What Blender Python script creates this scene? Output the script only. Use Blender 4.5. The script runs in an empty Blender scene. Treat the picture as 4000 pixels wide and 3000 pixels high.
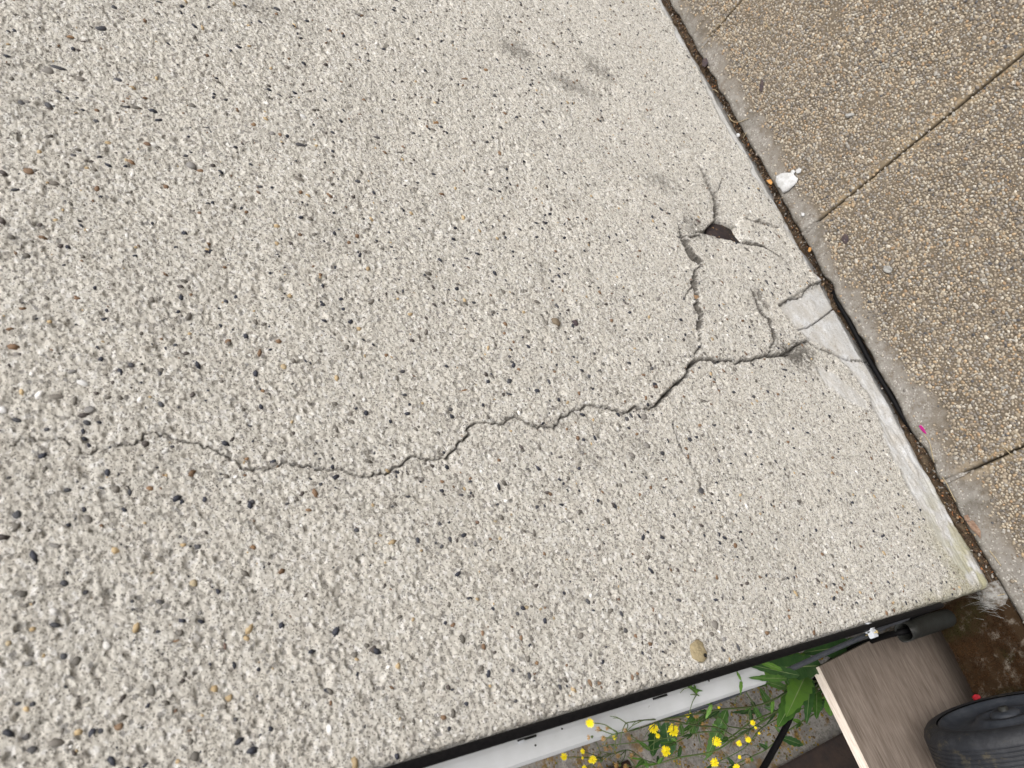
import bpy, math, random
import numpy as np
from mathutils import Vector, Matrix
SC = bpy.context.scene
COL = SC.collection
rnd = random.Random(7)
rng = np.random.default_rng(11)

# ------------------------------------------------------------------ camera
CAMP = np.array([-0.01955987, -0.66666667, 1.50522336])
RM = np.array([[-0.28055601, -0.52443941, -0.80389778],
               [0.86180552, -0.50637567, 0.02957918],
               [-0.42258676, -0.68450492, 0.59403151]])      # rows: camera right, up, back
FP = 2974.84
cd = bpy.data.cameras.new('camera'); cam = bpy.data.objects.new('camera', cd); COL.objects.link(cam)
M4 = Matrix.Identity(4)
for c_ in range(3):
    for r_ in range(3): M4[r_][c_] = RM[c_][r_]
M4.translation = Vector(CAMP)
cam.matrix_world = M4
cd.sensor_fit = 'HORIZONTAL'; cd.sensor_width = 36.0; cd.lens = 36.0 * FP / 4000.0
cd.clip_start = 0.02; cd.clip_end = 500
cd.dof.use_dof = True; cd.dof.focus_distance = 1.12; cd.dof.aperture_fstop = 9.0
SC.camera = cam
# ------------------------------------------------------------------ sky and sun (overcast)
SUN_DIR = Vector((0.05, -0.62, 0.95)).normalized()
w = bpy.data.worlds.new("World"); SC.world = w; w.use_nodes = True
nt = w.node_tree; nt.nodes.clear()
wo = nt.nodes.new('ShaderNodeOutputWorld'); bg = nt.nodes.new('ShaderNodeBackground')
sk = nt.nodes.new('ShaderNodeTexSky'); sk.sky_type = 'NISHITA'; sk.sun_disc = False
sk.sun_elevation = math.asin(SUN_DIR.z); sk.sun_rotation = math.atan2(SUN_DIR.x, SUN_DIR.y)
sk.dust_density = 6.0; sk.air_density = 1.0; sk.ozone_density = 0.6
bg.inputs[1].default_value = 0.15
hs = nt.nodes.new('ShaderNodeHueSaturation'); hs.inputs['Saturation'].default_value = 0.30      # overcast: a nearly white sky
nt.links.new(sk.outputs[0], hs.inputs['Color']); nt.links.new(hs.outputs[0], bg.inputs[0]); nt.links.new(bg.outputs[0], wo.inputs[0])
sd = bpy.data.lights.new('sun', 'SUN'); sd.energy = 1.2; sd.angle = math.radians(40); sd.color = (1.0, 0.965, 0.92)
so = bpy.data.objects.new('sun', sd); COL.objects.link(so)
so.rotation_euler = SUN_DIR.to_track_quat('Z', 'Y').to_euler()
vs = SC.view_settings; vs.view_transform = 'Standard'; vs.look = 'None'; vs.gamma = 1; vs.exposure = 0.45; vs.use_curve_mapping = False

# ------------------------------------------------------------------ helpers
def un(px, py, axis=1, val=0.0):
    "point of the world plane axis=val that the photograph shows at a pixel"
    d = RM.T @ np.array([(px - 2000) / FP, (1500 - py) / FP, -1.0])
    return CAMP + d * ((val - CAMP[axis]) / d[axis])
def tag(o, label=None, cat=None, group=None, kind=None):
    if label: o['label'] = label
    if cat: o['category'] = cat
    if group: o['group'] = group
    if kind: o['kind'] = kind
    return o
def link(name, me, parent=None, loc=None, rot=None, scale=None):
    o = bpy.data.objects.new(name, me); COL.objects.link(o)
    if loc is not None: o.location = loc
    if rot is not None: o.rotation_euler = rot
    if scale is not None: o.scale = scale
    if parent: o.parent = parent
    return o
def empty(name, loc=(0, 0, 0), rot=(0, 0, 0)):
    o = bpy.data.objects.new(name, None); COL.objects.link(o); o.location = loc; o.rotation_euler = rot
    o.empty_display_size = 0.02
    return o
def fastmesh(name, V, F, mats=(), smooth=True, col=None, attr='Col'):
    "V (n,3), F (m,k) numpy"
    V = np.asarray(V, np.float32); F = np.asarray(F, np.int32)
    me = bpy.data.meshes.new(name); k = F.shape[1]
    me.vertices.add(len(V)); me.vertices.foreach_set('co', V.ravel())
    me.loops.add(F.size); me.loops.foreach_set('vertex_index', F.ravel())
    me.polygons.add(len(F)); me.polygons.foreach_set('loop_start', np.arange(0, F.size, k, dtype=np.int32))
    if smooth: me.polygons.foreach_set('use_smooth', np.ones(len(F), bool))
    me.update(calc_edges=True)
    if col is not None:
        a = me.color_attributes.new(attr, 'FLOAT_COLOR', 'POINT')
        c = np.ones((len(V), 4), np.float32); c[:, :3] = col
        a.data.foreach_set('color', c.ravel())
    for m in mats: me.materials.append(m)
    return me
class NT:
    def __init__(s, name):
        s.m = bpy.data.materials.new(name); s.m.use_nodes = True; s.t = s.m.node_tree
        s.b = s.t.nodes['Principled BSDF']; s.x = None
    def n(s, typ, **kw):
        o = s.t.nodes.new('ShaderNode' + typ)
        for k, v in kw.items():
            if k[0] == 'i' and k[1:].isdigit(): s.set(o.inputs[int(k[1:])], v)
            elif k.startswith('in_'): s.set(o.inputs[k[3:]], v)
            else: setattr(o, k, v)
        return o
    def set(s, sock, v):
        if isinstance(v, bpy.types.NodeSocket): s.t.links.new(v, sock)
        else:
            if hasattr(v, '__len__') and len(v) == 3 and sock.type == 'RGBA': v = (*v, 1)
            sock.default_value = v
    def co(s):
        if s.x is None: s.x = s.n('TexCoord').outputs['Object']
        return s.x
    def noise(s, scale, detail=3, rough=.6, vec=None, dist=0):
        return s.n('TexNoise', in_Vector=vec or s.co(), in_Scale=scale, in_Detail=detail, in_Roughness=rough, in_Distortion=dist).outputs[0]
    def vor(s, scale, feature='F1', vec=None):
        return s.n('TexVoronoi', feature=feature, in_Vector=vec or s.co(), in_Scale=scale)
    def ramp(s, fac, stops):
        r = s.n('ValToRGB', in_Fac=fac); e = r.color_ramp.elements
        while len(e) < len(stops): e.new(.5)
        for k, (p, c) in zip(e, stops):
            k.position = p; k.color = (*c, 1) if hasattr(c, '__len__') else (c, c, c, 1)
        return r.outputs[0]
    def mix(s, f, a, b, mode='MIX'):
        o = s.n('MixRGB', blend_type=mode); s.set(o.inputs[0], f); s.set(o.inputs[1], a); s.set(o.inputs[2], b); return o.outputs[0]
    def math(s, op, a, b=0.0):
        o = s.n('Math', operation=op); s.set(o.inputs[0], a); s.set(o.inputs[1], b); return o.outputs[0]
    def attr(s, name='Col'):
        return s.n('Attribute', attribute_name=name)
    def fin(s, color, rough=.9, bump=None, dist=.001, strength=1.0, spec=.3, metallic=0.0):
        s.set(s.b.inputs['Base Color'], color); s.set(s.b.inputs['Roughness'], rough)
        s.b.inputs['Specular IOR Level'].default_value = spec; s.b.inputs['Metallic'].default_value = metallic
        if bump is not None:
            bn = s.n('Bump', in_Height=bump, in_Distance=dist, in_Strength=strength)
            s.t.links.new(bn.outputs[0], s.b.inputs['Normal'])
        return s.m
def simple(name, c, c2=None, scale=60, rough=.7, spec=.3, bumpd=0.0, bs=200):
    k = NT(name); col = k.mix(k.ramp(k.noise(scale, 4), [(.35, 0.), (.65, 1.)]), c, c2 or [v * .7 for v in c])
    return k.fin(col, rough, k.noise(bs, 4) if bumpd else None, bumpd or .001, 1, spec)

# ------------------------------------------------------------------ materials
k = NT('rough_cast_render')
at = k.attr('Col'); sep = k.n('SeparateColor', i0=at.outputs['Color']); mort, stain_shade, alg = sep.outputs
base = k.mix(k.ramp(k.noise(9, 3, .6), [(.35, 0.), (.68, 1.)]), (.655, .612, .540), (.605, .578, .525))
base = k.mix(k.ramp(k.noise(70, 3, .6), [(.4, 0.), (.7, 1.)]), base, (.69, .675, .635))
base = k.mix(k.ramp(k.noise(170, 4, .7), [(.56, 0.), (.70, .45)]), base, (.36, .34, .305))
base = k.mix(k.ramp(k.noise(45, 4, .65), [(.60, 0.), (.68, .4)]), base, (.78, .78, .76))
g1 = k.vor(300); gc = k.n('SeparateColor', i0=g1.outputs['Color'])
grain = k.ramp(gc.outputs[0], [(0, (.10, .10, .11)), (.07, (.17, .155, .135)), (.14, (.34, .32, .28)), (.22, (.60, .575, .52)), (.8, (.64, .615, .555)), (.93, (.78, .77, .75))])
base = k.mix(.62, base, grain)
g2 = k.vor(750); gd = k.n('SeparateColor', i0=g2.outputs['Color'])
base = k.mix(k.ramp(gd.outputs[1], [(.11, .8), (.18, 0.)]), base, (.17, .155, .135))
mo = k.mix(k.ramp(k.noise(28, 4, .65), [(.35, 0.), (.65, 1.)]), (.57, .58, .59), (.43, .41, .375))
mo = k.mix(k.ramp(k.noise(300, 5, .75), [(.45, 0.), (.75, .6)]), mo, (.30, .285, .26))
ms_ = k.n('SeparateColor', i0=k.vor(480).outputs['Color'])
mo = k.mix(k.ramp(ms_.outputs[0], [(.04, .5), (.08, 0.), (.94, 0.), (.98, .5)]), mo, k.mix(k.ramp(ms_.outputs[1], [(.5, 0.), (.55, 1.)]), (.16, .14, .11), (.70, .69, .66)))
mo = k.mix(k.ramp(k.noise(40, 5, .7), [(.6, 0.), (.68, .5)]), mo, (.66, .67, .67))
base = k.mix(mort, base, mo)
base = k.mix(k.math('MULTIPLY', stain_shade, .88), base, (.055, .048, .040))  # dirt stains, plus crack shade put into the colour
base = k.mix(k.math('MULTIPLY', alg, .7), base, (.26, .24, .10))
bh = k.math('ADD', k.math('MULTIPLY', k.noise(900, 4, .7), 1.0), k.math('MULTIPLY', k.noise(330, 4, .7), 1.6))
bh = k.math('MULTIPLY', bh, k.math('SUBTRACT', 1.0, k.math('MULTIPLY', mort, .86)))
M_WALL = k.fin(base, .95, bh, .0020, .9, .15)

def pebmat(name, stops, rough=.55):
    k = NT(name); oi = k.n('ObjectInfo')
    c = k.ramp(oi.outputs['Random'], stops)
    c = k.mix(k.ramp(k.noise(250, 3), [(.5, 0.), (.8, .35)]), c, (.38, .35, .31))
    return k.fin(c, rough, k.noise(500, 2), .0004, .6, .4)
PM = {'D': pebmat('flint_dark', [(0, (.030, .033, .042)), (.5, (.045, .048, .058)), (1, (.07, .068, .07))], .4),
      'G': pebmat('pebble_grey', [(0, (.10, .095, .085)), (.5, (.17, .155, .135)), (1, (.22, .215, .21))]),
      'B': pebmat('pebble_brown', [(0, (.13, .085, .06)), (.35, (.20, .125, .07)), (.7, (.26, .15, .07)), (1, (.11, .075, .065))]),
      'T': pebmat('pebble_tan', [(0, (.33, .26, .15)), (.5, (.42, .31, .17)), (1, (.36, .30, .20))]),
      'W': pebmat('pebble_white', [(0, (.56, .56, .56)), (1, (.60, .59, .56))])}
AGG = [(.36, .30, .215), (.42, .37, .285), (.30, .25, .185), (.25, .215, .17), (.33, .31, .27), (.22, .195, .165), (.42, .31, .19), (.50, .46, .38), (.165, .15, .13), (.35, .24, .14), (.09, .088, .09)]
AGW = np.array([18, 15, 15, 14, 11, 10, 5, 5, 6, 2.5, 1.2]); AGW = AGW / AGW.sum()
AGG = [tuple(v * f for v, f in zip(c, (.85, .85, .87))) for c in AGG]
AGGM = []
for i, c in enumerate(AGG):
    k = NT('aggregate_pebble'); oi = k.n('ObjectInfo')
    cc = k.mix(oi.outputs['Random'], [v * .82 for v in c], [min(1, v * 1.15) for v in c])
    AGGM.append(k.fin(cc, .6, k.noise(600, 3), .0004, .6, .3))
k = NT('loose_aggregate'); M_AGGS = k.fin(k.attr('Col').outputs['Color'], .6, k.noise(600, 3), .0004, .6, .3)
k = NT('mixed_debris'); M_VC = k.fin(k.mix(k.ramp(k.noise(300, 3), [(.4, 0.), (.7, .4)]), k.attr('Col').outputs['Color'], (.05, .035, .025)), .85, k.noise(400, 3), .0005, .6, .2)

k = NT('slab_cement')
at = k.attr('Col'); sep = k.n('SeparateColor', i0=at.outputs['Color']); cem, tanm, dirt = sep.outputs
c = k.mix(k.ramp(k.noise(200, 4), [(.35, 0.), (.7, 1.)]), (.105, .085, .062), (.17, .14, .105))
cg = k.mix(k.ramp(k.noise(60, 5, .7), [(.3, 0.), (.7, 1.)]), (.17, .155, .135), (.275, .262, .24))
vs_ = k.vor(420); vq = k.n('SeparateColor', i0=vs_.outputs['Color'])
cg = k.mix(k.ramp(vq.outputs[0], [(.08, .6), (.14, .0), (.92, 0.), (.96, .35)]), cg, k.mix(k.ramp(vq.outputs[1], [(.5, 0.), (.55, 1.)]), (.11, .085, .06), (.52, .50, .46)))
cg = k.mix(k.ramp(k.noise(25, 6, .75), [(.56, 0.), (.64, .65)]), cg, (.13, .105, .08))
cg = k.mix(k.ramp(k.noise(33, 6, .75), [(.62, 0.), (.70, .3)]), cg, (.46, .455, .44))
c = k.mix(cem, c, cg)
c = k.mix(k.math('MULTIPLY', tanm, .8), c, k.mix(k.noise(150, 4), (.25, .19, .12), (.34, .27, .175)))
c = k.mix(k.math('MULTIPLY', dirt, .85), c, (.045, .038, .028))
M_SLAB = k.fin(c, .92, k.noise(420, 4, .65), .0010, 1.0, .15)

M_SOIL = simple('joint_soil', (.055, .038, .025), (.10, .075, .05), 90, .95, .1, .003, 180)
M_BED = simple('sand_bed', (.16, .13, .09), (.11, .09, .06), 30, .95, .1, .004, 90)
k = NT('old_concrete')
c = k.mix(k.ramp(k.noise(25, 5, .7), [(.35, 0.), (.65, 1.)]), (.27, .25, .22), (.14, .13, .115))
vz = k.vor(260); vc = k.n('SeparateColor', i0=vz.outputs['Color'])
c = k.mix(k.ramp(vc.outputs[0], [(.2, .8), (.4, 0.)]), c, (.12, .11, .095))
c = k.mix(k.ramp(k.noise(14, 5, .75), [(.53, 0.), (.62, .85)]), c, (.14, .085, .03))
M_CONC = k.fin(c, .95, k.noise(260, 5, .7), .003, 1, .15)
k = NT('mossy_kerb_stone')
c = k.mix(k.ramp(k.noise(40, 5, .7), [(.52, 0.), (.70, 1.)]), (.030, .018, .009), (.16, .14, .115))
M_KERB = k.fin(c, .95, k.noise(300, 5, .7), .002, 1, .1)
M_MOSS = NT('moss'); M_MOSS = M_MOSS.fin(M_MOSS.attr('Col').outputs['Color'], .9, None, spec=.1)
M_CABLE = simple('cable_sheath', (.0045, .0045, .005), (.008, .0075, .008), 200, .55, .08, .0002, 900)
M_CABLE2 = simple('grey_cable_sheath', (.035, .04, .05), (.05, .055, .065), 200, .4, .5)
M_PIPE = simple('grey_conduit_plastic', (.030, .032, .030), (.018, .018, .016), 40, .5, .4, .0005, 200)
k = NT('white_plastic')
c = k.mix(k.ramp(k.noise(20, 4), [(.4, 0.), (.75, 1.)]), (.50, .515, .53), (.43, .445, .45))
c = k.mix(k.ramp(k.noise(260, 2), [(.72, 0.), (.76, .7)]), c, (.2, .2, .18))
M_PVC = k.fin(c, .38, None, spec=.5)
M_BLACK = simple('slot_black', (.008, .008, .008), rough=.6)
M_CLIP = simple('clip_plastic', (.50, .52, .55), (.42, .44, .46), rough=.45)
M_BRASS = simple('nail_steel', (.45, .36, .18), rough=.35)
k = NT('laminate_wood_face')
mp = k.n('Mapping', in_Vector=k.co(), in_Scale=(5, 60, 60)).outputs[0]
gr = k.noise(4.5, 6, .65, mp, .6)
c = k.ramp(gr, [(.25, (.10, .078, .062)), (.45, (.195, .158, .130)), (.62, (.26, .218, .185)), (.8, (.32, .275, .235))])
c = k.mix(k.ramp(k.noise(1.6, 4, .6, mp), [(.45, 0.), (.7, .55)]), c, (.085, .066, .052))
mp2 = k.n('Mapping', in_Vector=k.co(), in_Scale=(12, 300, 300)).outputs[0]
c = k.mix(k.ramp(k.noise(2.5, 3, .6, mp2), [(.5, 0.), (.8, .45)]), c, (.07, .05, .04))
M_WOODF = k.fin(c, .55, gr, .0004, .5, .35)
k = NT('laminate_edge_strip')
mp = k.n('Mapping', in_Vector=k.co(), in_Scale=(8, 90, 90)).outputs[0]
c = k.ramp(k.noise(5, 4, .6, mp, .5), [(.3, (.52, .43, .35)), (.55, (.68, .60, .52)), (.75, (.74, .67, .60))])
M_WOODE = k.fin(c, .6, None, spec=.3)
M_TIMB = simple('dark_stained_timber', (.016, .010, .008), (.030, .018, .012), 40, .75, .3, .002, 120)
k = NT('wheel_plastic')
c = k.mix(k.ramp(k.noise(60, 5, .7), [(.45, 0.), (.7, .7)]), (.012, .013, .016), (.032, .034, .038))
M_TYRE = k.fin(k.mix(k.ramp(k.noise(25, 5, .75), [(.55, 0.), (.66, .65)]), c, (.09, .075, .045)), .6, k.noise(500, 4), .0008, .8, .4)
k = NT('wheel_disc_plastic')
c = k.mix(k.ramp(k.noise(40, 5, .7), [(.4, 0.), (.7, .8)]), (.022, .026, .034), (.055, .06, .07))
M_DISC = k.fin(c, .55, k.noise(300, 4), .0005, .6, .4)
def leafmat(name, a, b):
    k = NT(name); c = k.mix(k.ramp(k.noise(60, 4), [(.3, 0.), (.7, 1.)]), a, b)
    c = k.mix(k.attr('Col').outputs['Fac'], c, (.30, .38, .17))
    m = k.fin(c, .5, k.noise(160, 3), .001, .5, .35)
    tr = k.n('BsdfTranslucent', in_Color=c); ms = k.n('MixShader', i0=.25)
    out = k.t.nodes['Material Output']
    k.t.links.new(k.b.outputs[0], ms.inputs[1]); k.t.links.new(tr.outputs[0], ms.inputs[2]); k.t.links.new(ms.outputs[0], out.inputs[0])
    return m
M_LEAF = leafmat('leaf_green', (.045, .115, .022), (.085, .19, .035))
M_LEAFD = leafmat('leaf_dark', (.028, .080, .024), (.05, .12, .032))
M_LEAFL = leafmat('leaf_light', (.13, .27, .035), (.10, .22, .04))
M_STEM = simple('stem_green', (.075, .13, .035), (.10, .12, .05), 80, .6, .3)
M_YEL = simple('petal_yellow', (.80, .68, .012), (.70, .52, .01), 200, .6, .2)
M_WITH = simple('withered_head', (.35, .20, .07), (.22, .15, .06), 200, .9, .1)
M_MUD = simple('dried_mud', (.34, .285, .175), (.25, .205, .125), 160, .95, .1, .002, 260)
M_MUD2 = simple('dried_mud_brown', (.20, .165, .12), (.14, .11, .08), 120, .95, .1, .002, 260)
M_PLAS = simple('white_plaster', (.56, .57, .58), (.40, .40, .39), 120, .9, .1, .001, 300)
M_MAG = simple('magenta_petal', (.36, .010, .17), (.26, .006, .12), 100, .6)
M_RED = simple('red_petal', (.38, .012, .025), (.25, .008, .015), 200, .6)
M_ORL = simple('orange_leaf', (.55, .30, .10), (.42, .20, .06), 200, .7)
M_STRAW = simple('straw', (.36, .30, .19), (.28, .22, .13), 200, .7)
M_DRYL = simple('dry_leaf', (.26, .18, .13), (.16, .10, .07), 200, .8, .2, .001, 300)
M_DKL = simple('blackened_leaf', (.05, .04, .05), (.08, .06, .055), 200, .8, .2, .001, 300)
M_FLUFF = simple('grey_lint', (.34, .34, .33), (.22, .21, .19), 400, .95)
M_INK = simple('cable_print', (.11, .12, .12), rough=.6)
k = NT('rusted_steel')
c = k.mix(k.ramp(k.noise(90, 5, .7), [(.45, 0.), (.7, 1.)]), (.020, .015, .016), (.042, .027, .023))
c = k.mix(k.ramp(k.noise(130, 3, .7), [(.64, 0.), (.68, .9)]), c, (.46, .28, .13))
M_RUST = k.fin(c, .8, k.noise(300, 4), .001, .8, .3)

# ------------------------------------------------------------------ wall height field
def axis_coords(segs):
    out = []
    for a, b, f in segs:
        p = a
        while p < b: out.append(p); p += f(p)
    out.append(segs[-1][1]); return np.array(out)
R0 = .008; XO = .0045
U = axis_coords([(-.30, -.03, lambda p: .005), (-.03, 0, lambda p: .0014), (0, 1.75, lambda p: .0010 + .00075 * p), (1.75, 4.2, lambda p: .004 + (p - 1.75) * .04)])
Z = axis_coords([(-.04, 1.56, lambda p: .00095 + .00105 * (1.56 - max(p, 0))), (1.56, 2.7, lambda p: .003 + (p - 1.56) * .04)])
NU, NZ = len(U), len(Z)
def vnoise(scale, seed, us=1.0, zs=1.0):
    g = np.random.default_rng(seed)
    a = (U + 1) / scale * us; b = (Z + 1) / scale * zs
    L = g.random((int(b.max()) + 3, int(a.max()) + 3)).astype(np.float32)
    ia = a.astype(int); ib = b.astype(int); fa = a - ia; fb = b - ib
    fa = (fa * fa * (3 - 2 * fa)).astype(np.float32)[None, :]; fb = (fb * fb * (3 - 2 * fb)).astype(np.float32)[:, None]
    A = L[ib][:, ia]; B = L[ib][:, ia + 1]; C = L[ib + 1][:, ia]; D = L[ib + 1][:, ia + 1]
    return (A * (1 - fa) + B * fa) * (1 - fb) + (C * (1 - fa) + D * fa) * fb - .5
def win(u, z, r):
    i0, i1 = np.searchsorted(U, [u - r, u + r]); j0, j1 = np.searchsorted(Z, [z - r, z + r])
    return slice(j0, j1), slice(i0, i1)
def sm(a, b, x): t = np.clip((x - a) / (b - a), 0, 1); return t * t * (3 - 2 * t)
P4 = lambda pts: np.array([un(x, y)[[0, 2]] for x, y in pts])       # photo points on the wall face -> (x, z)
def poly_mask(pts, soft=.004, wob=None):
    "signed distance based soft mask of a polygon on the wall"
    m = np.zeros((NZ, NU), np.float32)
    lo = pts.min(0) - .03; hi = pts.max(0) + .03
    i0, i1 = np.searchsorted(U, [lo[0], hi[0]]); j0, j1 = np.searchsorted(Z, [lo[1], hi[1]])
    X, Y = np.meshgrid(U[i0:i1], Z[j0:j1])
    if wob is not None: X = X + wob[j0:j1, i0:i1]; Y = Y + wob[j0:j1, i0:i1][::-1]
    d = np.full(X.shape, 9.); ins = np.zeros(X.shape, bool); n = len(pts)
    for a in range(n):
        p, q = pts[a], pts[(a + 1) % n]; e = q - p
        t = np.clip(((X - p[0]) * e[0] + (Y - p[1]) * e[1]) / (e @ e + 1e-12), 0, 1)
        d = np.minimum(d, np.hypot(X - p[0] - t * e[0], Y - p[1] - t * e[1]))
        c = ((p[1] > Y) != (q[1] > Y)) & (X < (q[0] - p[0]) * (Y - p[1]) / (q[1] - p[1] + 1e-12) + p[0]); ins ^= c
    s = np.where(ins, d, -d); m[j0:j1, i0:i1] = sm(-soft, soft, s); return m
H = np.zeros((NZ, NU), np.float32)
H += vnoise(.22, 1) * .003 + vnoise(.09, 2) * .002 + vnoise(.035, 3) * .0020
ROUGH = vnoise(.016, 4) * .0008 + vnoise(.0085, 5) * .0006 + vnoise(.0047, 6) * .0009 + vnoise(.0027, 7) * .0017
rd = 1 - 2 * np.abs(vnoise(.011, 8)); ROUGH += (rd - .5) * .0005
ROUGH += (rng.random((NZ, NU)).astype(np.float32) - .5) * .0009
def stamp(A, u, z, a, b, th, dep, hard=1.0):
    r = max(a, b) * 1.3; s = win(u, z, r)
    X = U[s[1]][None, :] - u; Y = Z[s[0]][:, None] - z
    if X.size == 0 or Y.size == 0: return
    c, q = math.cos(th), math.sin(th)
    d = np.sqrt(((X * c + Y * q) / a) ** 2 + ((-X * q + Y * c) / b) ** 2)
    A[s] += (dep * np.clip((1.25 - d) * 2 / hard, 0, 1) * np.clip(1.3 - d * .7, 0, 1)).astype(np.float32)
for _ in range(9000):       # grains standing proud
    r = rnd.uniform(.0012, .0028); stamp(ROUGH, rnd.uniform(0, 1.75), rnd.uniform(0, 1.56), r * rnd.uniform(1, 1.7), r, rnd.uniform(0, 3.1), rnd.uniform(.0004, .0010))
for _ in range(8500):       # small holes where grains fell out
    r = rnd.uniform(.0011, .0027); stamp(ROUGH, rnd.uniform(0, 1.75), rnd.uniform(0, 1.56), r * rnd.uniform(1, 2.0), r, rnd.uniform(0, 3.1), -rnd.uniform(.0016, .0036))
for _ in range(380):        # larger hollows
    r = rnd.uniform(.0035, .0065); stamp(ROUGH, rnd.uniform(0, 1.75), rnd.uniform(0, 1.56), r * rnd.uniform(1, 2.0), r, rnd.uniform(0, 3.1), -rnd.uniform(.002, .0042), 1.4)
# mortar patches and the smooth strip at the foot
wob = vnoise(.02, 20) * .008 + vnoise(.007, 21) * .005
patch = P4([(3040, 1203), (3080, 1173), (3135, 1165), (3141, 1136), (3202, 1106), (3290, 1190), (3400, 1390), (3560, 1660), (3650, 1830), (3760, 2020), (3880, 2300), (3790, 2280), (3700, 2170), (3600, 2010), (3520, 1860), (3450, 1700), (3400, 1560), (3340, 1470), (3250, 1370), (3160, 1330), (3117, 1290), (3090, 1250)])
patch[:, 1] = np.where(patch[:, 1] < .03, -.05, patch[:, 1])
MO = poly_mask(patch, .004, wob)
strip_w = .024 + vnoise(.06, 22) * .034 + vnoise(.015, 23) * .014
XX = U[None, :]; ZZ = Z[:, None]
MO = np.maximum(MO, sm(0, .008, strip_w - ZZ + wob) * .9)
patch2 = P4([(3180, 1440), (3240, 1450), (3330, 1520), (3390, 1570), (3380, 1600), (3300, 1560), (3220, 1500)])
MO = np.maximum(MO, poly_mask(patch2, .004, wob) * .8)
rough_k = 1 - .96 * MO
MO = np.clip(MO * 1.0, 0, 1)
ridges = (1 - 2 * np.abs(vnoise(.008, 30, .12, 1))) * .0020 + vnoise(.02, 31, .45, 1) * .0034 + vnoise(.007, 35, .7, 1) * .0012
lowleft = sm(.75, .3, XX) * sm(0, .2, XX + .1)
ROUGH = ROUGH * rough_k + MO * (ridges * (.16 + .84 * sm(.5, .3, XX)) - .0005 + vnoise(.006, 33) * .0005 + vnoise(.0026, 34) * .0004)
H += ROUGH
# loosened pieces between the cracks
chunk = P4([(2659, 925), (2701, 1010), (2725, 1028), (2713, 1076), (2707, 1118), (2719, 1155), (2713, 1197), (2735, 1233), (2725, 1287), (2738, 1323), (2719, 1400), (2791, 1413), (2877, 1422), (2954, 1397), (3081, 1384), (3111, 1347), (3090, 1290), (3033, 1203), (3075, 1173), (3141, 1136), (3202, 1106), (3130, 1040), (3045, 1016), (2979, 980), (2900, 955), (2800, 935), (2730, 915)])
wob2 = vnoise(.012, 40) * .004
CH = poly_mask(chunk, .0022, wob2); H += CH * (.0045 + .004 * (XX - .45) / .3)
chunk2 = P4([(2866, 885), (2900, 850), (2950, 855), (3040, 895), (3120, 990), (3130, 1040), (3045, 1016), (2979, 980), (2930, 956), (2890, 935)])
H += poly_mask(chunk2, .002, wob2) * .007
upper = P4([(2735, 640), (2762, 708), (2786, 763), (2795, 805), (2795, 865), (2850, 880), (2920, 850), (3040, 895), (3060, 850), (2960, 700), (2800, 560)])
H += poly_mask(upper, .0025, wob2) * .0025
hole = P4([(2712, 916), (2750, 900), (2788, 866), (2800, 858), (2830, 872), (2862, 888), (2874, 880), (2882, 912), (2904, 940), (2940, 955), (2934, 968), (2890, 962), (2840, 948), (2780, 932)])
HOLE = poly_mask(hole, .0018, wob2 * .4); H -= HOLE * .018
gouge = P4([(2915, 840), (2960, 862), (3045, 893), (3030, 902), (2960, 885), (2915, 865)])
H -= poly_mask(gouge, .003, wob2) * .006
# cracks
ST = np.zeros((NZ, NU), np.float32)
cwob = vnoise(.007, 50)
def crack(pts, w0, w1, depth=.012, dirt=.35, spread=.005, jit=.0022, shade_lip=1.0):
    q = P4(pts); Q = [q[0]]
    for a, b in zip(q[:-1], q[1:]):
        n = max(1, int(np.hypot(*(b - a)) / .0035))
        for i in range(1, n + 1):
            p = a + (b - a) * i / n
            if i < n: p = p + rng.normal(0, jit, 2) * .6
            Q.append(p)
    n = len(Q)
    for i in range(n - 1):
        p, q2 = Q[i], Q[i + 1]; t = i / n; wd = w0 + (w1 - w0) * t; wd *= rnd.uniform(.45, 1.35)
        c = (p + q2) / 2; r = np.hypot(*(q2 - p)) / 2 + max(spread * 3, .014); s = win(c[0], c[1], r)
        X = U[s[1]][None, :] * np.ones((s[0].stop - s[0].start, 1)); Y = Z[s[0]][:, None] * np.ones((1, X.shape[1]))
        if X.size == 0: continue
        e = q2 - p; tt = np.clip(((X - p[0]) * e[0] + (Y - p[1]) * e[1]) / (e @ e + 1e-12), 0, 1)
        d = np.hypot(X - p[0] - tt * e[0], (Y - p[1] - tt * e[1]) * .55)       # the pieces have slid apart along the height
        cell = .5 * (.0010 + .00075 * c[0]) + .3 * (.00095 + .00105 * (1.56 - max(c[1], 0)))
        hw = max(wd / 2, cell * .5)
        k_ = min(1, wd / 2 / hw * 1.4)
        CR[s] = np.maximum(CR[s], (depth * k_ * np.clip((hw * 1.3 - d) / (hw * .6), 0, 1)).astype(np.float32))
        ST[s] = np.maximum(ST[s], (dirt * np.clip(1 - d / (spread * (1 + cwob[s])), 0, 1) ** 1.5).astype(np.float32))
        ST[s] = np.maximum(ST[s], (np.clip((hw * shade_lip * 1.25 - d) / (hw * .5), 0, 1) * min(1, 1.0 * k_)).astype(np.float32))  # crack and lips darkened in colour: dirt plus painted shade
CR = np.zeros((NZ, NU), np.float32)
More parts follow.
